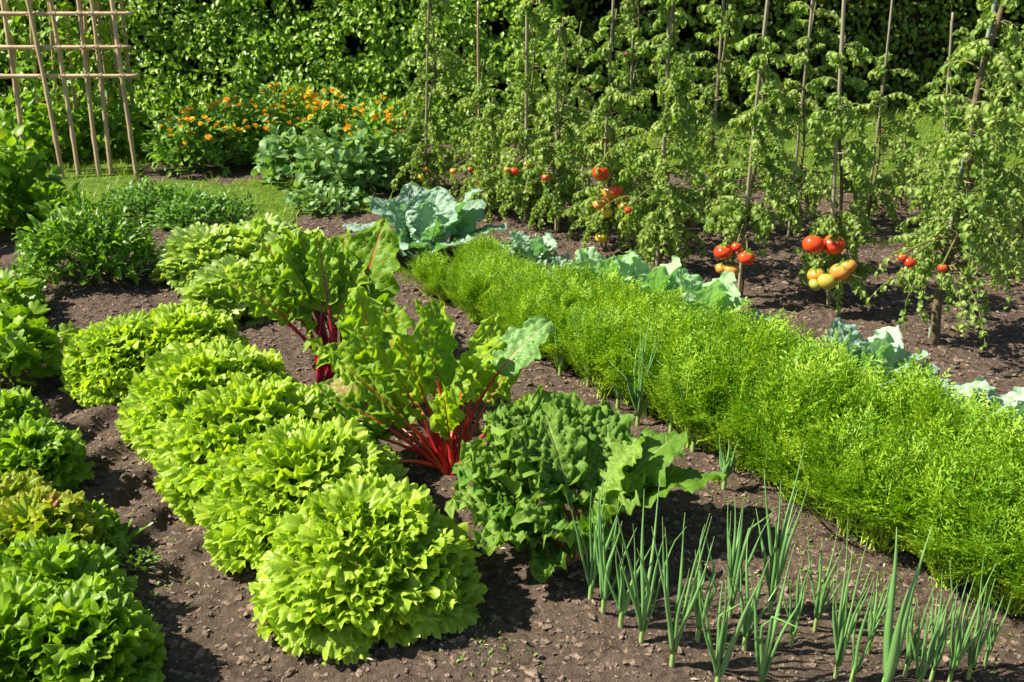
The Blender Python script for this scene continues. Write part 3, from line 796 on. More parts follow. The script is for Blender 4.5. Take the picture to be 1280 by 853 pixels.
# ------------------------------------------------------------------ onions
def onion(name, px, hpx, nl, label, group, rad=.0052, spread=1.0, base=None):
    P = at(*px) if base is None else base
    P[2] = gz(P)
    r = thing(name, P, label, 'onion', group, 0)
    h = hpx / pxm(P) / .93
    ms = MB(); tube(ms, [[0, 0, -.01], [0, 0, .004], [0, 0, .02], [.001, 0, .05]], [rad * 1.2, rad * 1.45, rad * 1.2, rad * 1.0], 9)
    ms.build('shaft', M['onionshaft'], r)
    nl = nl + 2 if nl > 3 else nl
    for i in range(nl):
        az = i * 2.4 + RG.uniform(-.4, .4) + px[0]
        t = i / max(nl - 1, 1)
        el = dg(88 - spread * RG.uniform(2, 20) - (18 * spread if i == 0 else 0))
        L = (h - .02) * RG.uniform(.64, 1.12) if i else (h - .02) * .75
        pts, e = arc([.002 * math.cos(az), .002 * math.sin(az), .022 + .01 * t], az, el, L, RG.uniform(-.12, .28) * spread + (.5 if i == 0 and spread > .8 else 0), 12)
        q = np.linspace(0, 1, 12)
        if spread > .5 and RG.uniform() < .25:
            kq = RG.uniform(.45, .8); kd = sph(RG.uniform(0, 6.28), -RG.uniform(.2, .9)); pts = pts + np.maximum(q - kq, 0)[:, None] * L * kd * RG.uniform(.2, .8)
        rr = rad * RG.uniform(.75, 1.05) * (.55 + .65 * np.sin(np.clip(q * 1.25 + .12, 0, 1) * PI) ** .7) * np.clip((1.02 - q) * 4, .04, 1) ** .8
        pts = pts + np.stack([.0015 * np.sin(q * 7 + i), .0015 * np.cos(q * 6 + 2 * i), 0 * q], 1)
        mb = MB(); tube(mb, pts, rr, 8, rnd=RG.uniform(0, 1), flat=.8)
        mb.build('leaf', M['onion'], r)
    return r


gO = 'onion plants in the onion row'
for px, hp, nl, lab in [
    ((738, 748), 155, 6, 'tall green onion furthest from the camera in the front row, left of its close twin'),
    ((754, 766), 150, 6, 'green onion standing close before the furthest left onion, with upright leaves'),
    ((802, 800), 205, 6, 'green onion with yellowed shaft and one withered leaf on soil, third along the front row'),
    ((840, 832), 235, 7, 'green onion with a clear pale white shaft base and wide V of leaves'),
    ((896, 860), 165, 6, 'green onion whose base is just below the picture edge, right of the pale shafted one'),
    ((912, 770), 170, 8, 'bushy green onion with brownish dry sheath in the second row'),
    ((962, 770), 195, 7, 'green onion with a bent outer leaf reaching left, right of the brown sheathed one'),
    ((989, 808), 120, 5, 'short thin green onion directly in front of the bent leafed onion'),
    ((1044, 848), 190, 7, 'green onion with straight thin leaves just left of the big thick onion'),
    ((1062, 862), 150, 3, 'single stemmed thin onion squeezed against the big thick onion'),
    ((950, 862), 190, 4, 'sparse green onion at the lower picture edge under the second row'),
    ((1131, 846), 130, 6, 'thin grey green onion right behind the big thick onion'),
    ((1164, 850), 135, 7, 'thin grey green onion in the middle of the crowded right clump'),
    ((1186, 856), 150, 6, 'thin grey green onion toward the right of the crowded clump'),
    ((1209, 852), 140, 5, 'rightmost thin grey green onion beside the bare soil'),
    ((872, 800), 150, 5, 'slender green onion in the gap right of the pale shafted one, bending leaves'),
    ((776, 782), 120, 5, 'short green onion between the close twins and the yellowed one'),
    ((930, 812), 130, 5, 'slender green onion in the open middle of the row, before the brown sheathed one'),
    ((1018, 790), 125, 5, 'thin pale onion standing alone among the weed seedlings'),
    ((1085, 815), 110, 5, 'thin short onion behind the big thick onion, on weedy soil'),
    ((1230, 836), 95, 4, 'tiny thin onion nearest the right end of the onion row'),
    ((1146, 866), 130, 6, 'low thin onion at the lower edge within the crowded right clump'),
]:
    onion('onion_plant', px, hp, nl, lab, gO, rad=.0023 if px[0] > 980 else .0031, spread=.58 if px[0] < 980 else .48)
onion('onion_plant', (1104, 872), 225, 3, 'big thick green onion with one tall stout leaf near the lower right', gO, rad=.0058, spread=.3)
gO2 = 'onion plants at the edge of the carrots'
for px, hp, nl, lab in [((797, 532), 130, 9, 'bluish onion with tall upright leaves at the carrot edge behind the chard'), ((838, 545), 105, 8, 'onion with greyish leaves at the carrot edge, right of the bluish one'),
                        ((735, 485), 90, 6, 'small thin onion half lost among the carrot stems, left of the bluish one'), ((700, 470), 70, 5, 'smallest onion at the carrot edge near the broad chard leaf'),
                        ((772, 512), 100, 7, 'thin onion at the carrot edge just left of the bluish one'), ((866, 565), 95, 7, 'thin onion at the carrot edge, furthest to the right of the bluish one'), ((668, 452), 65, 5, 'thin onion at the carrot edge right behind the broad chard leaf'),
                        ((905, 610), 60, 5, 'short thin onion at the foot of the carrots behind the onion row')]:
    onion('onion_plant', px, hp, nl, lab, gO2, rad=.0036, spread=.8)


# ------------------------------------------------------------------ mounded leafy bushes
def mound(mb, rx, ry, h, N, tpl, size, updir=.6, shell=.45, droop=0.0, m=0, z0=.02, rlo=0, rhi=1, C=(0, 0, 0)):
    az = RG.uniform(0, 2 * PI, N); ce = RG.uniform(0, 1, N) ** .8
    rr = RG.uniform(shell, 1, N) ** .6
    lump = 1 + .16 * np.sin(az * 3 + rx * 40) + .12 * np.sin(az * 7 + ce * 9)
    s = np.sqrt(1 - ce ** 2)
    D = np.stack([s * np.cos(az), s * np.sin(az), ce], 1)
    P = D * np.array([rx, ry, h]) * (rr * lump)[:, None]
    P[:, 2] = np.maximum(P[:, 2], 0) + z0
    T = nrm(D * [1, 1, .5] + np.array([0, 0, updir]) + RG.normal(0, .45, (N, 3)) - np.array([0, 0, droop]))
    U = nrm(D * .8 + [0, 0, .8] + RG.normal(0, .45, (N, 3)))
    scatter(mb, tpl, frames(T, U), P + np.array(C), RG.uniform(*size, N), RG.uniform(rlo, rhi, N), m)


def stems(mb, rx, ry, h, n, r=.003, m=1):
    for i in range(n):
        az = RG.uniform(0, 6.28); q = RG.uniform(.2, .9)
        e = np.array([rx * q * math.cos(az), ry * q * math.sin(az), h * math.sqrt(1 - q * q) * .9])
        t = np.linspace(0, 1, 6)[:, None]
        tube(mb, t * e * [1, 1, 1] + (1 - t) * t * np.array([0, 0, .3 * h]), np.linspace(r, r * .4, 6), 5, m=m, cap=False)


def bush(name, P, dims, N, tpl, size, mat, label, cat, group=None, stemmat='tomstem', **kw):
    P = np.array(P, float); P[2] = gz(P)
    mb = MB(); mound(mb, *dims, N, tpl, size, **kw)
    o = mb.build(name, mat, loc=P); tag(o, label, cat, group)
    ms = MB(); stems(ms, *dims, 14, m=0)
    ms.build('stems', M[stemmat], o)
    return o


T_ROUND = leaf_tpl(5, 6, .8, .7, .3)
T_OVAL = leaf_tpl(5, 6, .5, .8, .35, wave=.03)
T_LONG = leaf_tpl(5, 7, .30, .9, .35, wave=.05)
T_BEAN = leaf_tpl(5, 6, .85, .6, .25, base=.6)
V, F, UV = polar_leaf(1.0, A=1.0, nphi=17, nr=6, ruf=.06, k1=6, k2=14, lobe=.14, lk=4)
T_LOBE = (bend(V, .6, 1), F, UV)

bush('rocket_plant', at(115, 345), (.20, .16, .17), 1300, T_LONG, (.03, .065), M['rocket'], 'dark green bushy rocket clump beyond the lettuce row, leaning over the path', 'leafy plant', updir=.8)
bush('rocket_plant', at(80, 290), (.12, .12, .12), 260, T_OVAL, (.03, .06), M['bean'], 'yellowish green low plant between the bush at the left edge and the grass strip', 'leafy plant', updir=.6)
bush('low_herb', at(255, 283), (.19, .15, .085), 900, T_OVAL, (.018, .035), M['herb'], 'low dark green herb cushion between the rocket clump and the pale lettuces', 'herb', updir=.5)
bush('low_herb', at(190, 268), (.20, .15, .08), 900, T_OVAL, (.018, .035), M['herb'], 'flat dark green herb cushion along the grass strip behind the rocket clump', 'herb', updir=.5)
bush('bean_bush', at(12, 283), (.15, .20, .28), 800, T_BEAN, (.03, .06), M['bean'], 'tall shady bean bush with a yellow leaf cut by the left picture edge', 'bean plant', shell=.3)
gS = 'strawberry like plants in the left bed'
bush('strawberry_plant', at(8, 470), (.13, .13, .14), 210, T_LOBE, (.03, .055), M['oak'], 'lobed leaf plant at the left edge, just behind the loose leaf lettuce', 'leafy plant', gS)
bush('strawberry_plant', at(4, 405), (.10, .13, .13), 170, T_LOBE, (.03, .055), M['oak'], 'lobed leaf plant at the left edge in front of the shady bean bush', 'leafy plant', gS)

# weeds with a shape of their own on the path
P = at(148, 672); P[2] = gz(P)
w = thing('weed', P, 'single weed seedling with narrow upright leaves on the path beside the red tinged lettuce', 'weed')
for az, el, L in [(100, 75, .07), (10, 35, .08), (60, 50, .06), (150, 55, .05), (330, 20, .06), (220, 30, .05)]:
    mb = MB(); put(mb, leaf_tpl(5, 8, .28, 0, .3, wave=.03), Z, sph(dg(az), dg(el)), rnd=.5, curl=0, L=1)
    mb.v[-1] *= L; mb.build('leaf', M['rocket'], w)
P = at(165, 705); P[2] = gz(P)
bush('weed', P, (.05, .035, .02), 90, T_OVAL, (.008, .018), M['weed'], 'small flat feathery weed on the path just below the upright weed seedling', 'weed')

# marigolds
gM = 'marigold plants below the hedge'


def flower(P, r, mat, parent):
    mb = MB()
    pt = leaf_tpl(3, 4, .6, .5, .2)
    for ring, (el, k, s) in enumerate([(.25, 11, 1.0), (.7, 8, .75), (1.15, 5, .5)]):
        az = np.arange(k) * 2 * PI / k + ring * .3
        T = np.stack([np.cos(el) * np.cos(az), np.cos(el) * np.sin(az), np.full(k, math.sin(el))], 1)
        scatter(mb, pt, frames(T), np.tile([0, 0, .002 * ring], (k, 1)), np.full(k, r * s), RG.uniform(0, 1, k))
    o = mb.build('flower', mat, parent, loc=P); o.rotation_euler = (RG.uniform(.2, .7), RG.uniform(-.3, .3), RG.uniform(0, 6))
    return o


for px, dims, nf, lab in [
    ((250, 212), (.20, .16, .22), 7, 'marigold plant at the left end of the bed beside the trellis soil patch'),
    ((305, 205), (.20, .18, .25), 10, 'marigold plant second from the trellis, flowers scattered over its crown'),
    ((365, 195), (.22, .20, .29), 14, 'tallest marigold plant with a bright orange cluster against the hedge'),
    ((425, 200), (.20, .20, .28), 11, 'marigold plant right of the tallest, behind the broad leaved bush'),
    ((478, 205), (.18, .18, .25), 8, 'marigold plant at the right end of the bed beside the first tomato stake'),
]:
    P = at(*px); P[2] = gz(P)
    mb = MB(); mound(mb, *dims, 900, T_OVAL, (.025, .055), updir=.5)
    o = mb.build('marigold_plant', M['marileaf'], loc=P); tag(o, lab, 'marigold', gM)
    ms = MB(); stems(ms, *dims, 12, m=0); ms.build('stems', M['tomstem'], o)
    for i in range(int(nf * 4)):
        az = RG.uniform(-PI * .95, -PI * .05) if RG.uniform() < .8 else RG.uniform(0, PI); ce = RG.uniform(.5, 1.0); s = math.sqrt(1 - ce * ce)
        for _ in (0,): flower(np.array([dims[0] * s * math.cos(az), dims[1] * s * math.sin(az), dims[2] * ce]) * 1.06 + [0, 0, .03], RG.uniform(.012, .019), M['petal'] if RG.uniform() < .55 else M['petaly'], o)
gV_ = 'broad leaved bushes in front of the marigolds'
for px, dims, N, lab in [
    ((372, 225), (.17, .15, .17), 330, 'broad leaved bush left in front of the marigolds at the grass edge'),
    ((425, 240), (.19, .16, .20), 380, 'broad leaved bush in front of the marigolds, the middle one'),
    ((470, 235), (.16, .14, .19), 320, 'broad leaved bush with greyish leaves next to the first tomato plant'),
    ((405, 262), (.14, .09, .05), 260, 'low grey green plant on the soil in front of the broad leaved bushes'),
]:
    bush('squash_plant', at(*px), dims, N, T_ROUND, (.03, .06) if dims[2] > .1 else (.02, .04), M['squash'], lab, 'leafy plant', gV_, updir=.4)

# ------------------------------------------------------------------ bamboo trellis with climbing beans
Yb = at(100, 222)[1]
tr = thing('bamboo_trellis', (at(100, 222)[0], Yb, 0), 'bamboo cane trellis with three cross canes standing on the grass by the hedge', 'trellis')
tl = np.array(tr.location)


def cane(A, B, r, name='cane', parent=None, mat=None, over=1.0, org=None):
    A, B = np.array(A, float), np.array(B, float); org = np.zeros(3) if org is None else org
    E = A + (B - A) * over; Ln = np.linalg.norm(E - A)
    k = max(8, int(Ln / .03)); t = np.linspace(0, 1, k)[:, None]
    wob = .004 * np.sin(t * 5 + A[0] * 30) * np.array([1, .5, 0])
    rr = r * (1 - .25 * t[:, 0]); rr[::6] *= 1.22
    mb = MB(); tube(mb, A + (E - A) * t + wob - org, rr, 8)
    return mb.build(name, mat or M['bamboo'], parent)


front = [((25, 182), (3, 0)), ((79, 225), (34, 0)), ((97, 220), (64, 0)), ((125, 222), (97, 0)), ((144, 190), (116, 0)), ((170, 222), (141, 0)), ((140, 215), (113, 0))]
for (bx, by), (tx, ty) in front[:4] + front[5:]:
    A = at(bx, max(by, 219)); A[0] = atY(bx, by, A[1])[0] if by < 200 else A[0]; B = atY(tx, ty, A[1] + .16)
    cane(A - [0, 0, .02], B, .0100, parent=tr, over=1.75, org=tl)
for bx, tx in [(30, 8), (52, 38), (74, 60), (96, 84), (118, 104), (140, 122), (160, 137), (174, 150)]:
    A = at(bx, 186); B = atY(tx, 0, A[1] - .17)
    cane(A - [0, 0, .02], B, .0092, parent=tr, over=1.45, org=tl)
for y, x1 in [(17, 168), (59, 165), (95, 175)]:
    Yc = Yb + .16 * (222 - y) / 222 - .02
    A = atY(-60, y + 1, Yc); B = atY(x1, y, Yc)
    cane(A, B, .010, 'cross_cane', tr, org=tl)


for (bx, by), (tx, ty) in front[1:4] + front[5:]:
    for y in (17, 59, 95):
        q = (by - y) / (by - ty) if by > 200 else .5
        X = atY(bx + (tx - bx) * q, y, Yb + .16 * (222 - y) / 222 - .012)
        mb = MB(); an = np.linspace(0, 4 * PI, 26)
        tube(mb, np.stack([.0125 * np.cos(an), -.006 + .0150 * np.sin(an), .010 * np.cos(an * .5)], 1) + X - tl, .0016, 5)
        mb.build('lashing', M['litter'], tr)


def climber(P, B, n, label):
    P = np.array(P); mb = MB()
    t = np.linspace(0, 1, 24)[:, None]; path = (np.array(B) - P) * t + .02 * np.concatenate([np.cos(t * 30), np.sin(t * 30), 0 * t], 1)
    tube(mb, path, .003, 5, m=1)
    q = RG.uniform(.05, 1, n) ** 1.2; i = (q * 23).astype(int)
    az = RG.uniform(0, 6.28, n)
    T = nrm(np.stack([np.cos(az), np.sin(az), RG.uniform(-.9, .2, n)], 1))
    scatter(mb, T_BEAN, frames(T), path[i] + T * RG.uniform(.0, .05, (n, 1)), RG.uniform(.03, .065, n), RG.uniform(0, 1, n))
    return tag(mb.build('climbing_bean', [M['bean'], M['tomstem']], loc=P), label, 'bean plant', 'climbing beans on the trellis')


for bx, tx, lab in [(60, 15, 'climbing bean on the cane near the left picture edge'), (85, 68, 'climbing bean on the third pair of trellis canes'), (112, 92, 'climbing bean between the middle trellis canes'), (140, 122, 'bright yellowish climbing bean below the middle of the cross canes'), (160, 137, 'climbing bean on the end canes of the trellis beside the hedge')]:
    A = at(bx, 200); climber(A, atY(tx, 0, A[1] - .05) + [0, 0, .1], 75, lab)
for px, dims, lab in [((20, 205), (.22, .16, .20), 'leafy bean bush under the trellis at the left picture edge'), ((85, 196), (.18, .16, .20), 'leafy bean bush under the middle of the trellis'), ((140, 195), (.16, .15, .18), 'leafy bean bush under the end canes of the trellis')]:
    bush('bean_bush', at(*px), dims, 260, T_BEAN, (.035, .06), M['bean'], lab, 'bean plant', 'bean bushes under the trellis')


# ------------------------------------------------------------------ hedges
def hedge(name, A, B, depth, hh, N, tpl, size, mat, label, tw=50, batter=.0):
    A, B = np.array(A), np.array(B); ex = nrm(B - A); Ln = np.linalg.norm(B - A)
    ey = np.array([-ex[1], ex[0], 0]); C = (A + B) / 2
    N = int(N)
    x = RG.uniform(-Ln / 2, Ln / 2, N); z = RG.uniform(0.0, 1, N) ** 1.25 * hh
    y = depth * RG.uniform(0, 1, N) ** 1.7
    surf = .03 * wav(x, z, 7, 3) + .035 * wav(x, z, 21, 9)
    dens = wav(x, z, 24, 17)
    keep = dens > RG.uniform(-.65, .08, N)
    P = (x[:, None] * ex + (y + surf + batter * z)[:, None] * ey + z[:, None] * np.array([0, 0, 1]))[keep]
    n = len(P)
    T = nrm(RG.normal(0, .7, (n, 3)) - ey * .45 + [0, 0, -.35])
    U = nrm(RG.normal(0, .45, (n, 3)) - ey * .9 - ex * .3 + [0, 0, .7])
    mb = MB(); scatter(mb, tpl, frames(T, U), P, RG.uniform(*size, n), RG.uniform(0, 1, n))
    o = mb.build(name, mat, loc=C); tag(o, label, 'hedge')
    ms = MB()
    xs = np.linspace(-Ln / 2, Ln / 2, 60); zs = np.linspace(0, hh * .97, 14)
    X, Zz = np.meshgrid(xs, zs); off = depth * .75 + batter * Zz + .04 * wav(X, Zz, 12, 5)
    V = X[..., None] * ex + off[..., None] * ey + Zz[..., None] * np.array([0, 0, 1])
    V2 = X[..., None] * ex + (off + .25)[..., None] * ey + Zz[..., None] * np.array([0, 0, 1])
    ms.add(V.reshape(-1, 3), gridF(60, 14)); ms.add(V2.reshape(-1, 3), gridF(60, 14))  # two dark sheets paint the shaded twiggy inside behind the leaves
    ms.build('thicket_shade', M['thicket_shade'], o)
    mt = MB()
    for i in range(tw):
        x0 = RG.uniform(-Ln / 2, Ln / 2); yy = RG.uniform(.12, depth * .7)
        p0 = x0 * ex + yy * ey
        t = np.linspace(0, 1, 10)[:, None]
        e = p0 + batter * hh * .8 * ey + RG.normal(0, .15) * ex + RG.normal(0, .08) * ey + [0, 0, hh * RG.uniform(.5, .95)]
        tube(mt, p0 + (e - p0) * t + .03 * np.sin(t * 9 + i) * ex, np.linspace(.012, .004, 10), 5, cap=False)
    mt.build('branches', M['twig'], o)
    return o


T_HEDGE = leaf_tpl(3, 4, .62, .5, .35)
hedge('hedge', (-4.2, 4.80, 0), (.24, 4.76, 0), .34, 1.30, 120000, T_HEDGE, (.022, .041), M['hedge'], 'dense glossy clipped hedge behind the trellis and the marigolds', batter=.34)
hedge('hedge', (.24, 5.22, 0), (5.2, 6.22, 0), .36, 1.40, 34000, T_HEDGE, (.026, .050), M['hedgeshade'], 'darker thinner hedge with brown twigs behind the tomato plants', tw=150)


# ------------------------------------------------------------------ tomatoes
T_TOM = leaf_tpl(5, 9, .66, 1.4, .5, wave=.10, base=.65, serr=.28)
T_TOM2 = leaf_tpl(5, 9, .52, 2.3, 1.0, wave=.12, base=.65, serr=.28)


def tomato_foliage(path, n, zlo, zhi, spread, dens_low=1.0, size=1.0):
    """compound leaves along a stem path (k,3): returns builder"""
    mb = MB()
    k = len(path)
    P1, T1, U1, S1, R1 = [], [], [], [], []
    n = int(n * 1.95); spread *= 1.15
    for i in range(n):
        z = zlo + (zhi - zlo) * RG.uniform(0, 1) ** 1.75
        j = int(np.argmin(np.abs(path[:, 2] - z))); C = path[j]
        az = RG.uniform(0, 2 * PI); taper = 1 - .6 * (z / zhi) ** 1.6
        L = spread * RG.uniform(.35, 1.12) * taper
        pts, e = arc(C, az, RG.uniform(-.2, 1.1), L, RG.uniform(.9, 2.6), 9)
        tube(mb, pts, np.linspace(.0022, .0008, 9), 4, m=1, cap=False)
        fr = RG.uniform(0, 1)
        for q in (.3, .42, .54, .66, .78, .9, 1.0):
            f = min(int(q * 8), 7); X = pts[f] + (pts[f + 1] - pts[f]) * (q * 8 - f)
            tg = nrm(pts[f + 1] - pts[f]); side = nrm(np.cross(tg, [0, 0, 1]) + 1e-6); up = np.cross(side, tg)
            for s in ((-1, 1) if q < .99 else (0,)):
                P1.append(X); T1.append(nrm(tg * .55 + side * s * RG.uniform(.6, 1.1) + [0, 0, -RG.uniform(.0, .8)] + RG.normal(0, .3, 3)))
                U1.append(nrm(up + [0, 0, .6] + RG.normal(0, .5, 3))); S1.append(size * RG.uniform(.013, .031) * (1.1 - .3 * abs(q - .7))); R1.append(np.clip(fr * .75 + RG.uniform(0, .26), 0, 1))
    P1, T1, U1, S1, R1 = map(np.array, (P1, T1, U1, S1, R1))
    h = RG.uniform(0, 1, len(P1)) < .5
    Mx = frames(T1, U1)
    scatter(mb, T_TOM, Mx[h], P1[h], S1[h], R1[h]); scatter(mb, T_TOM2, Mx[~h], P1[~h], S1[~h], R1[~h])
    return mb


tv = np.linspace(0, PI, 15); tu = np.linspace(0, 2 * PI, 25)[:-1]


def fruit(parent, P, r, mat, label=None):
    V, A = [], []
    for th in tv:
        rad = math.sin(th) * (1 + .05 * math.cos(th))
        z = math.cos(th) * .84 - .10 * math.exp(-(th / .35) ** 2)
        rib = 1 + .035 * np.cos(tu * 5) * max(0, math.cos(th)) ** .5 if th < PI / 2 else 1 + 0 * tu
        V.append(np.stack([rad * np.cos(tu) * rib, rad * np.sin(tu) * rib, np.full(24, z)], 1))
        A.append(np.stack([tu * 0, np.full(24, (math.cos(th) + 1) / 2), tu * 0], 1))
    V = np.concatenate(V) * r; A = np.concatenate(A)
    i, j = np.meshgrid(np.arange(14), np.arange(24), indexing='ij')
    a = (i * 24 + j).ravel(); b = (i * 24 + (j + 1) % 24).ravel()
    mb = MB(); mb.add(V, np.stack([a, a + 24, b + 24, b], 1), A)
    o = mb.build('tomato', mat, parent, loc=P)
    o.rotation_euler = (RG.uniform(-.35, .35), RG.uniform(-.35, .35), RG.uniform(0, 6))
    if label: o['label'] = label
    mc = MB(); az = np.arange(5) * 2 * PI / 5
    scatter(mc, leaf_tpl(3, 4, .3, .9, .2), frames(np.stack([np.cos(az), np.sin(az), np.full(5, .3)], 1)), np.tile([0, 0, r * .74], (5, 1)), np.full(5, r * .85), np.full(5, .5))
    tube(mc, [[0, 0, r * .72], [.1 * r, 0, r * 1.05], [.3 * r, 0, r * 1.3]], r * .08, 6)
    mc.build('calyx', M['calyx'], o)
    return o


gT = 'staked tomato plants in the tomato row'
gF = 'stakes of the tomato plants'


def tomato(base, top, n, zlo, zhi, spread, label, fruits=(), stake=None, stem_r=.006, stemmat='tomstem', lean=None, dY=0.0, size=1.0, extra=0):
    """base: pixel of the foot; top: pixel on the stem/stake higher up (in the plane of the foot)"""
    P = at(*base); P[2] = gz(P)
    B = atY(top[0], top[1], P[1])
    d = (B - P) / (B[2] - P[2])                  # per metre of height
    k = 26; zz = np.linspace(0, zhi * 1.02, k)
    w = (1.8 if stem_r > .01 else 1) * np.stack([.012 * np.sin(zz * 11 + base[0]), .012 * np.cos(zz * 9 + base[0]), 0 * zz], 1)
    ld = d if lean is None else lean
    path = zz[:, None] * ld + w * np.minimum(zz * 5, 1)[:, None] + np.array([.012, -.012, 0])
    root = thing('tomato_plant', P, label, 'tomato plant', gT)
    ms = MB(); pp = path.copy(); pp[0, 2] = -.03; tube(ms, pp, np.linspace(stem_r, stem_r * .4, k), 7)
    ms.build('stem', M[stemmat], root)
    mb = tomato_foliage(path, n, zlo, zhi, spread, size=size)
    mb.build('foliage', [M['tomleaf'], M['tomstem']], root)
    for (fx, fy, fr, mt) in fruits:
        Q = atY(fx, fy, P[1] - .09 - .04 * RG.uniform()); r = fr / pxm(Q)
        fruit(root, Q - P, r, M[mt])
        q = Q - P; j = int(np.argmin(np.abs(path[:, 2] - q[2] - .045))); tp_ = q + [0, 0, r * .8]; md = (path[j] + tp_) / 2 + [0, -.01, .025]
        t3 = np.linspace(0, 1, 9)[:, None]
        fs = MB(); tube(fs, (1 - t3) ** 2 * path[j] + 2 * t3 * (1 - t3) * md + t3 ** 2 * tp_, .0024, 6); fs.build('fruit_stalk', M['tomstem'], root)
    if stake:
        for zt in (.22, .45):
            if zt < zhi * .8:
                j = int(np.argmin(np.abs(path[:, 2] - zt))); an = np.linspace(0, 2 * PI, 17)
                tm = MB(); tube(tm, np.stack([.017 * np.cos(an), -.006 + .024 * np.sin(an), .004 * np.cos(an)], 1) + path[j], .0015, 5); tm.build('tie', M['litter'], root)
        r, ztop, mt, lab = stake; r *= .78
        E = P + d * ztop
        k2 = 30; t = np.linspace(0, 1, k2)[:, None]
        ss = MB(); rr = r * (1 - .25 * t[:, 0]); rr[4::7] *= 1.15
        off = np.array([.02, .03, 0]) if mt == 'greenstake' else np.array([0, -.025, 0])
        tube(ss, (E - P) * t + np.array([0, 0, -.03]) * (1 - t) + off + .004 * np.sin(t * 4 + base[0]) * np.array([1, 0, 0]), rr, 8)
        tag(ss.build('stake', M[mt], loc=P), lab, 'stake', gF)
    return root


RED, ORG, GRN, YEL = 'tomred', 'tomorange', 'tomgreen', 'tomyellow'
tomato((1160, 428), (1240, 0), 80, .20, .92, .23, 'tomato plant with a thick woody trunk on bare soil, the nearest one',
       [(1137, 328, 8, RED), (1128, 322, 6, RED), (1178, 335, 6, RED)], (.008, 1.25, 'greenstake', 'thick grey green stake standing behind the woody tomato trunk'), .013, 'woodstem')
tomato((1035, 378), (1050, 0), 40, .10, .74, .15, 'tomato plant with two big red tomatoes side by side above unripe ones',
       [(1017, 306, 14, RED), (1042, 306, 14.5, RED), (1020, 344, 11, ORG), (1050, 340, 13, ORG), (1034, 352, 12.5, GRN), (1060, 333, 11, ORG), (1020, 355, 9, GRN)],
       (.0075, 1.2, 'stake', 'pale kinked stake above the two big red tomatoes'), .007, 'woodstem')
tomato((920, 368), (958, 0), 48, .24, .80, .17, 'tomato plant with a low cluster of red and orange fruit just above the soil',
       [(904, 315, 11.5, RED), (933, 322, 11, RED), (914, 338, 10.5, ORG), (921, 309, 7, RED), (902, 336, 8, ORG),], (.007, 1.2, 'stake', 'slanting stake above the low red and orange cluster'), .006, 'woodstem')
tomato((818, 336), (838, 0), 74, .14, .88, .19, 'dense tomato plant with a bare forked foot in the middle of the tomato row', [(785, 263, 5, RED)], (.009, 1.3, 'stake', 'thick grey stake rising from the dense middle tomato plant'), .008)
tomato((752, 308), (765, 0), 56, .10, .76, .17, 'tomato plant with one bright red tomato above a truss of orange ones',
       [(751, 216, 11, RED), (763, 241, 10, ORG), (775, 247, 10, ORG), (756, 252, 9, ORG), (771, 238, 8, RED), (758, 266, 8, YEL), (752, 297, 8, YEL), (780, 258, 7, ORG), (748, 256, 7, ORG)],
       (.006, 1.3, 'stake', 'thin straight stake above the bright single red tomato'))
tomato((693, 287), (700, 40), 50, .10, .72, .17, 'tomato plant left of the bright single red tomato, on a short stake', [(682, 222, 5, RED)], (.006, .71, 'stake', 'short blunt stake ending against the dark hedge gap, left of the red tomato'))
tomato((655, 275), (660, 0), 60, .08, .85, .18, 'tomato plant with reddish spotted leaves behind the savoy cabbage', [(643, 214, 6, RED), (659, 206, 4.5, ORG), (634, 212, 4.5, ORG)], (.009, 1.3, 'stake', 'stout stake against the dark gap between the hedges'))
tomato((598, 246), (599, 62), 50, .06, .52, .19, 'low half withered tomato plant at the short brown stake', [(567, 214, 5, ORG), (588, 212, 4, RED)], (.007, .74, 'bamboo', 'short brown stake standing clear in front of the hedge'))
tomato((530, 238), (538, 0), 66, .06, .92, .19, 'slender tall tomato plant at the far end of the row beside the marigolds', [(532, 212, 3.5, ORG), (526, 222, 4, YEL)], (.006, 1.2, 'stake', 'thin stake of the tall slender tomato plant beside the marigolds'))
# second rank behind
tomato((880, 285), (902, 0), 58, .10, .95, .19, 'tomato plant of the rear rank behind the low red and orange cluster', [], (.0065, 1.3, 'stake', 'straight stake of the rear rank, first right of the thick grey stake'))
tomato((985, 292), (1012, 0), 50, .10, .95, .19, 'tomato plant of the rear rank behind the two big red tomatoes', [], (.0065, 1.3, 'stake', 'slanting stake of the rear rank, next left of the pale kinked stake'))
tomato((1080, 275), (1111, 8), 26, .06, .60, .21, 'low open tomato plant of the rear rank with grass showing behind it', [], (.006, .82, 'stake', 'lone slanting stake in the open with its pointed tip in view'))
tomato((1172, 300), (1184, 48), 32, .06, .72, .20, 'tomato plant of the rear rank behind the woody trunk', [], (.006, .76, 'stake', 'short pale stake left of the thick grey green stake'))
tomato((1262, 340), (1300, 0), 56, .06, .80, .21, 'dark leafy tomato plant cut by the right picture edge', [], None, .008)
tomato((780, 270), (792, 0), 50, .10, .92, .19, 'rear tomato plant filling the space between the single red tomato and the thick grey stake', [], (.006, 1.2, 'stake', 'thin pale stake showing only near the top, right of the thick grey stake'))
tomato((1120, 255), (1140, 60), 18, .05, .34, .20, 'low bushy tomato plant on the grass side between the open rear plants', [], None)
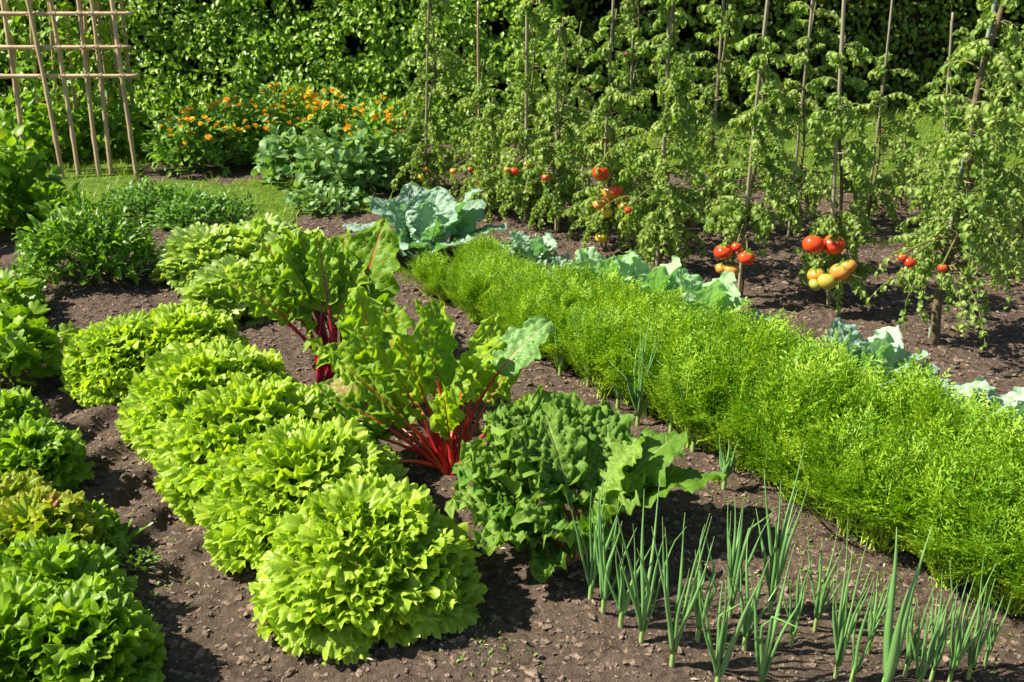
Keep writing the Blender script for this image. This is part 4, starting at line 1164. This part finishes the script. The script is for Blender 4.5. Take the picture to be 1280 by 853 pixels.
tomato((715, 250), (722, 60), 44, .06, .66, .19, 'rear tomato plant in front of the dark gap, without a stake', [], None)
tomato((610, 262), (616, 120), 40, .05, .42, .18, 'short tomato plant just behind the savoy cabbage', [(600, 228, 4, ORG)], None)

# ------------------------------------------------------------------ light, sky, camera
EL, AZV = dg(46), np.array([-.98, -.02])
AZV = AZV / np.linalg.norm(AZV)
sd = np.array([AZV[0] * math.cos(EL), AZV[1] * math.cos(EL), math.sin(EL)])
wd = bpy.data.worlds.new('World'); SC.world = wd; wd.use_nodes = True
nt = wd.node_tree; bg = nt.nodes['Background']
sky = nt.nodes.new('ShaderNodeTexSky'); sky.sky_type = 'NISHITA'; sky.sun_disc = False
sky.sun_elevation = EL; sky.sun_rotation = math.atan2(AZV[0], AZV[1])
nt.links.new(sky.outputs[0], bg.inputs[0]); bg.inputs[1].default_value = 0.066
ld = bpy.data.lights.new('sun', 'SUN'); ld.energy = 5.0; ld.angle = dg(.55); ld.color = (1.0, .92, .77)
lo = bpy.data.objects.new('sun', ld); COL.objects.link(lo)
from mathutils import Vector
lo.rotation_euler = Vector(-sd).to_track_quat('-Z', 'Y').to_euler(); lo.location = sd * 20

cd = bpy.data.cameras.new('camera'); cam = bpy.data.objects.new('camera', cd); COL.objects.link(cam)
cd.sensor_width = 36; cd.lens = 36 * FPX / 1280; cd.clip_start = .05; cd.clip_end = 400
cam.location = (0, 0, CAMH); cam.rotation_euler = (PI / 2 - PITCH, 0, 0)
cd.dof.use_dof = True; cd.dof.focus_distance = 1.75; cd.dof.aperture_fstop = 16
SC.camera = cam
vs = SC.view_settings
vs.view_transform = 'Standard'; vs.look = 'None'; vs.exposure = 1.15; vs.gamma = 1; vs.use_curve_mapping = False
cy = SC.cycles
cy.max_bounces = 8; cy.diffuse_bounces = 4; cy.glossy_bounces = 2; cy.transmission_bounces = 4
cy.sample_clamp_indirect = 6
cy.use_denoising = True
try:
    cy.denoiser = 'OPENIMAGEDENOISE'; cy.denoising_input_passes = 'RGB_ALBEDO_NORMAL'
except Exception:
    pass
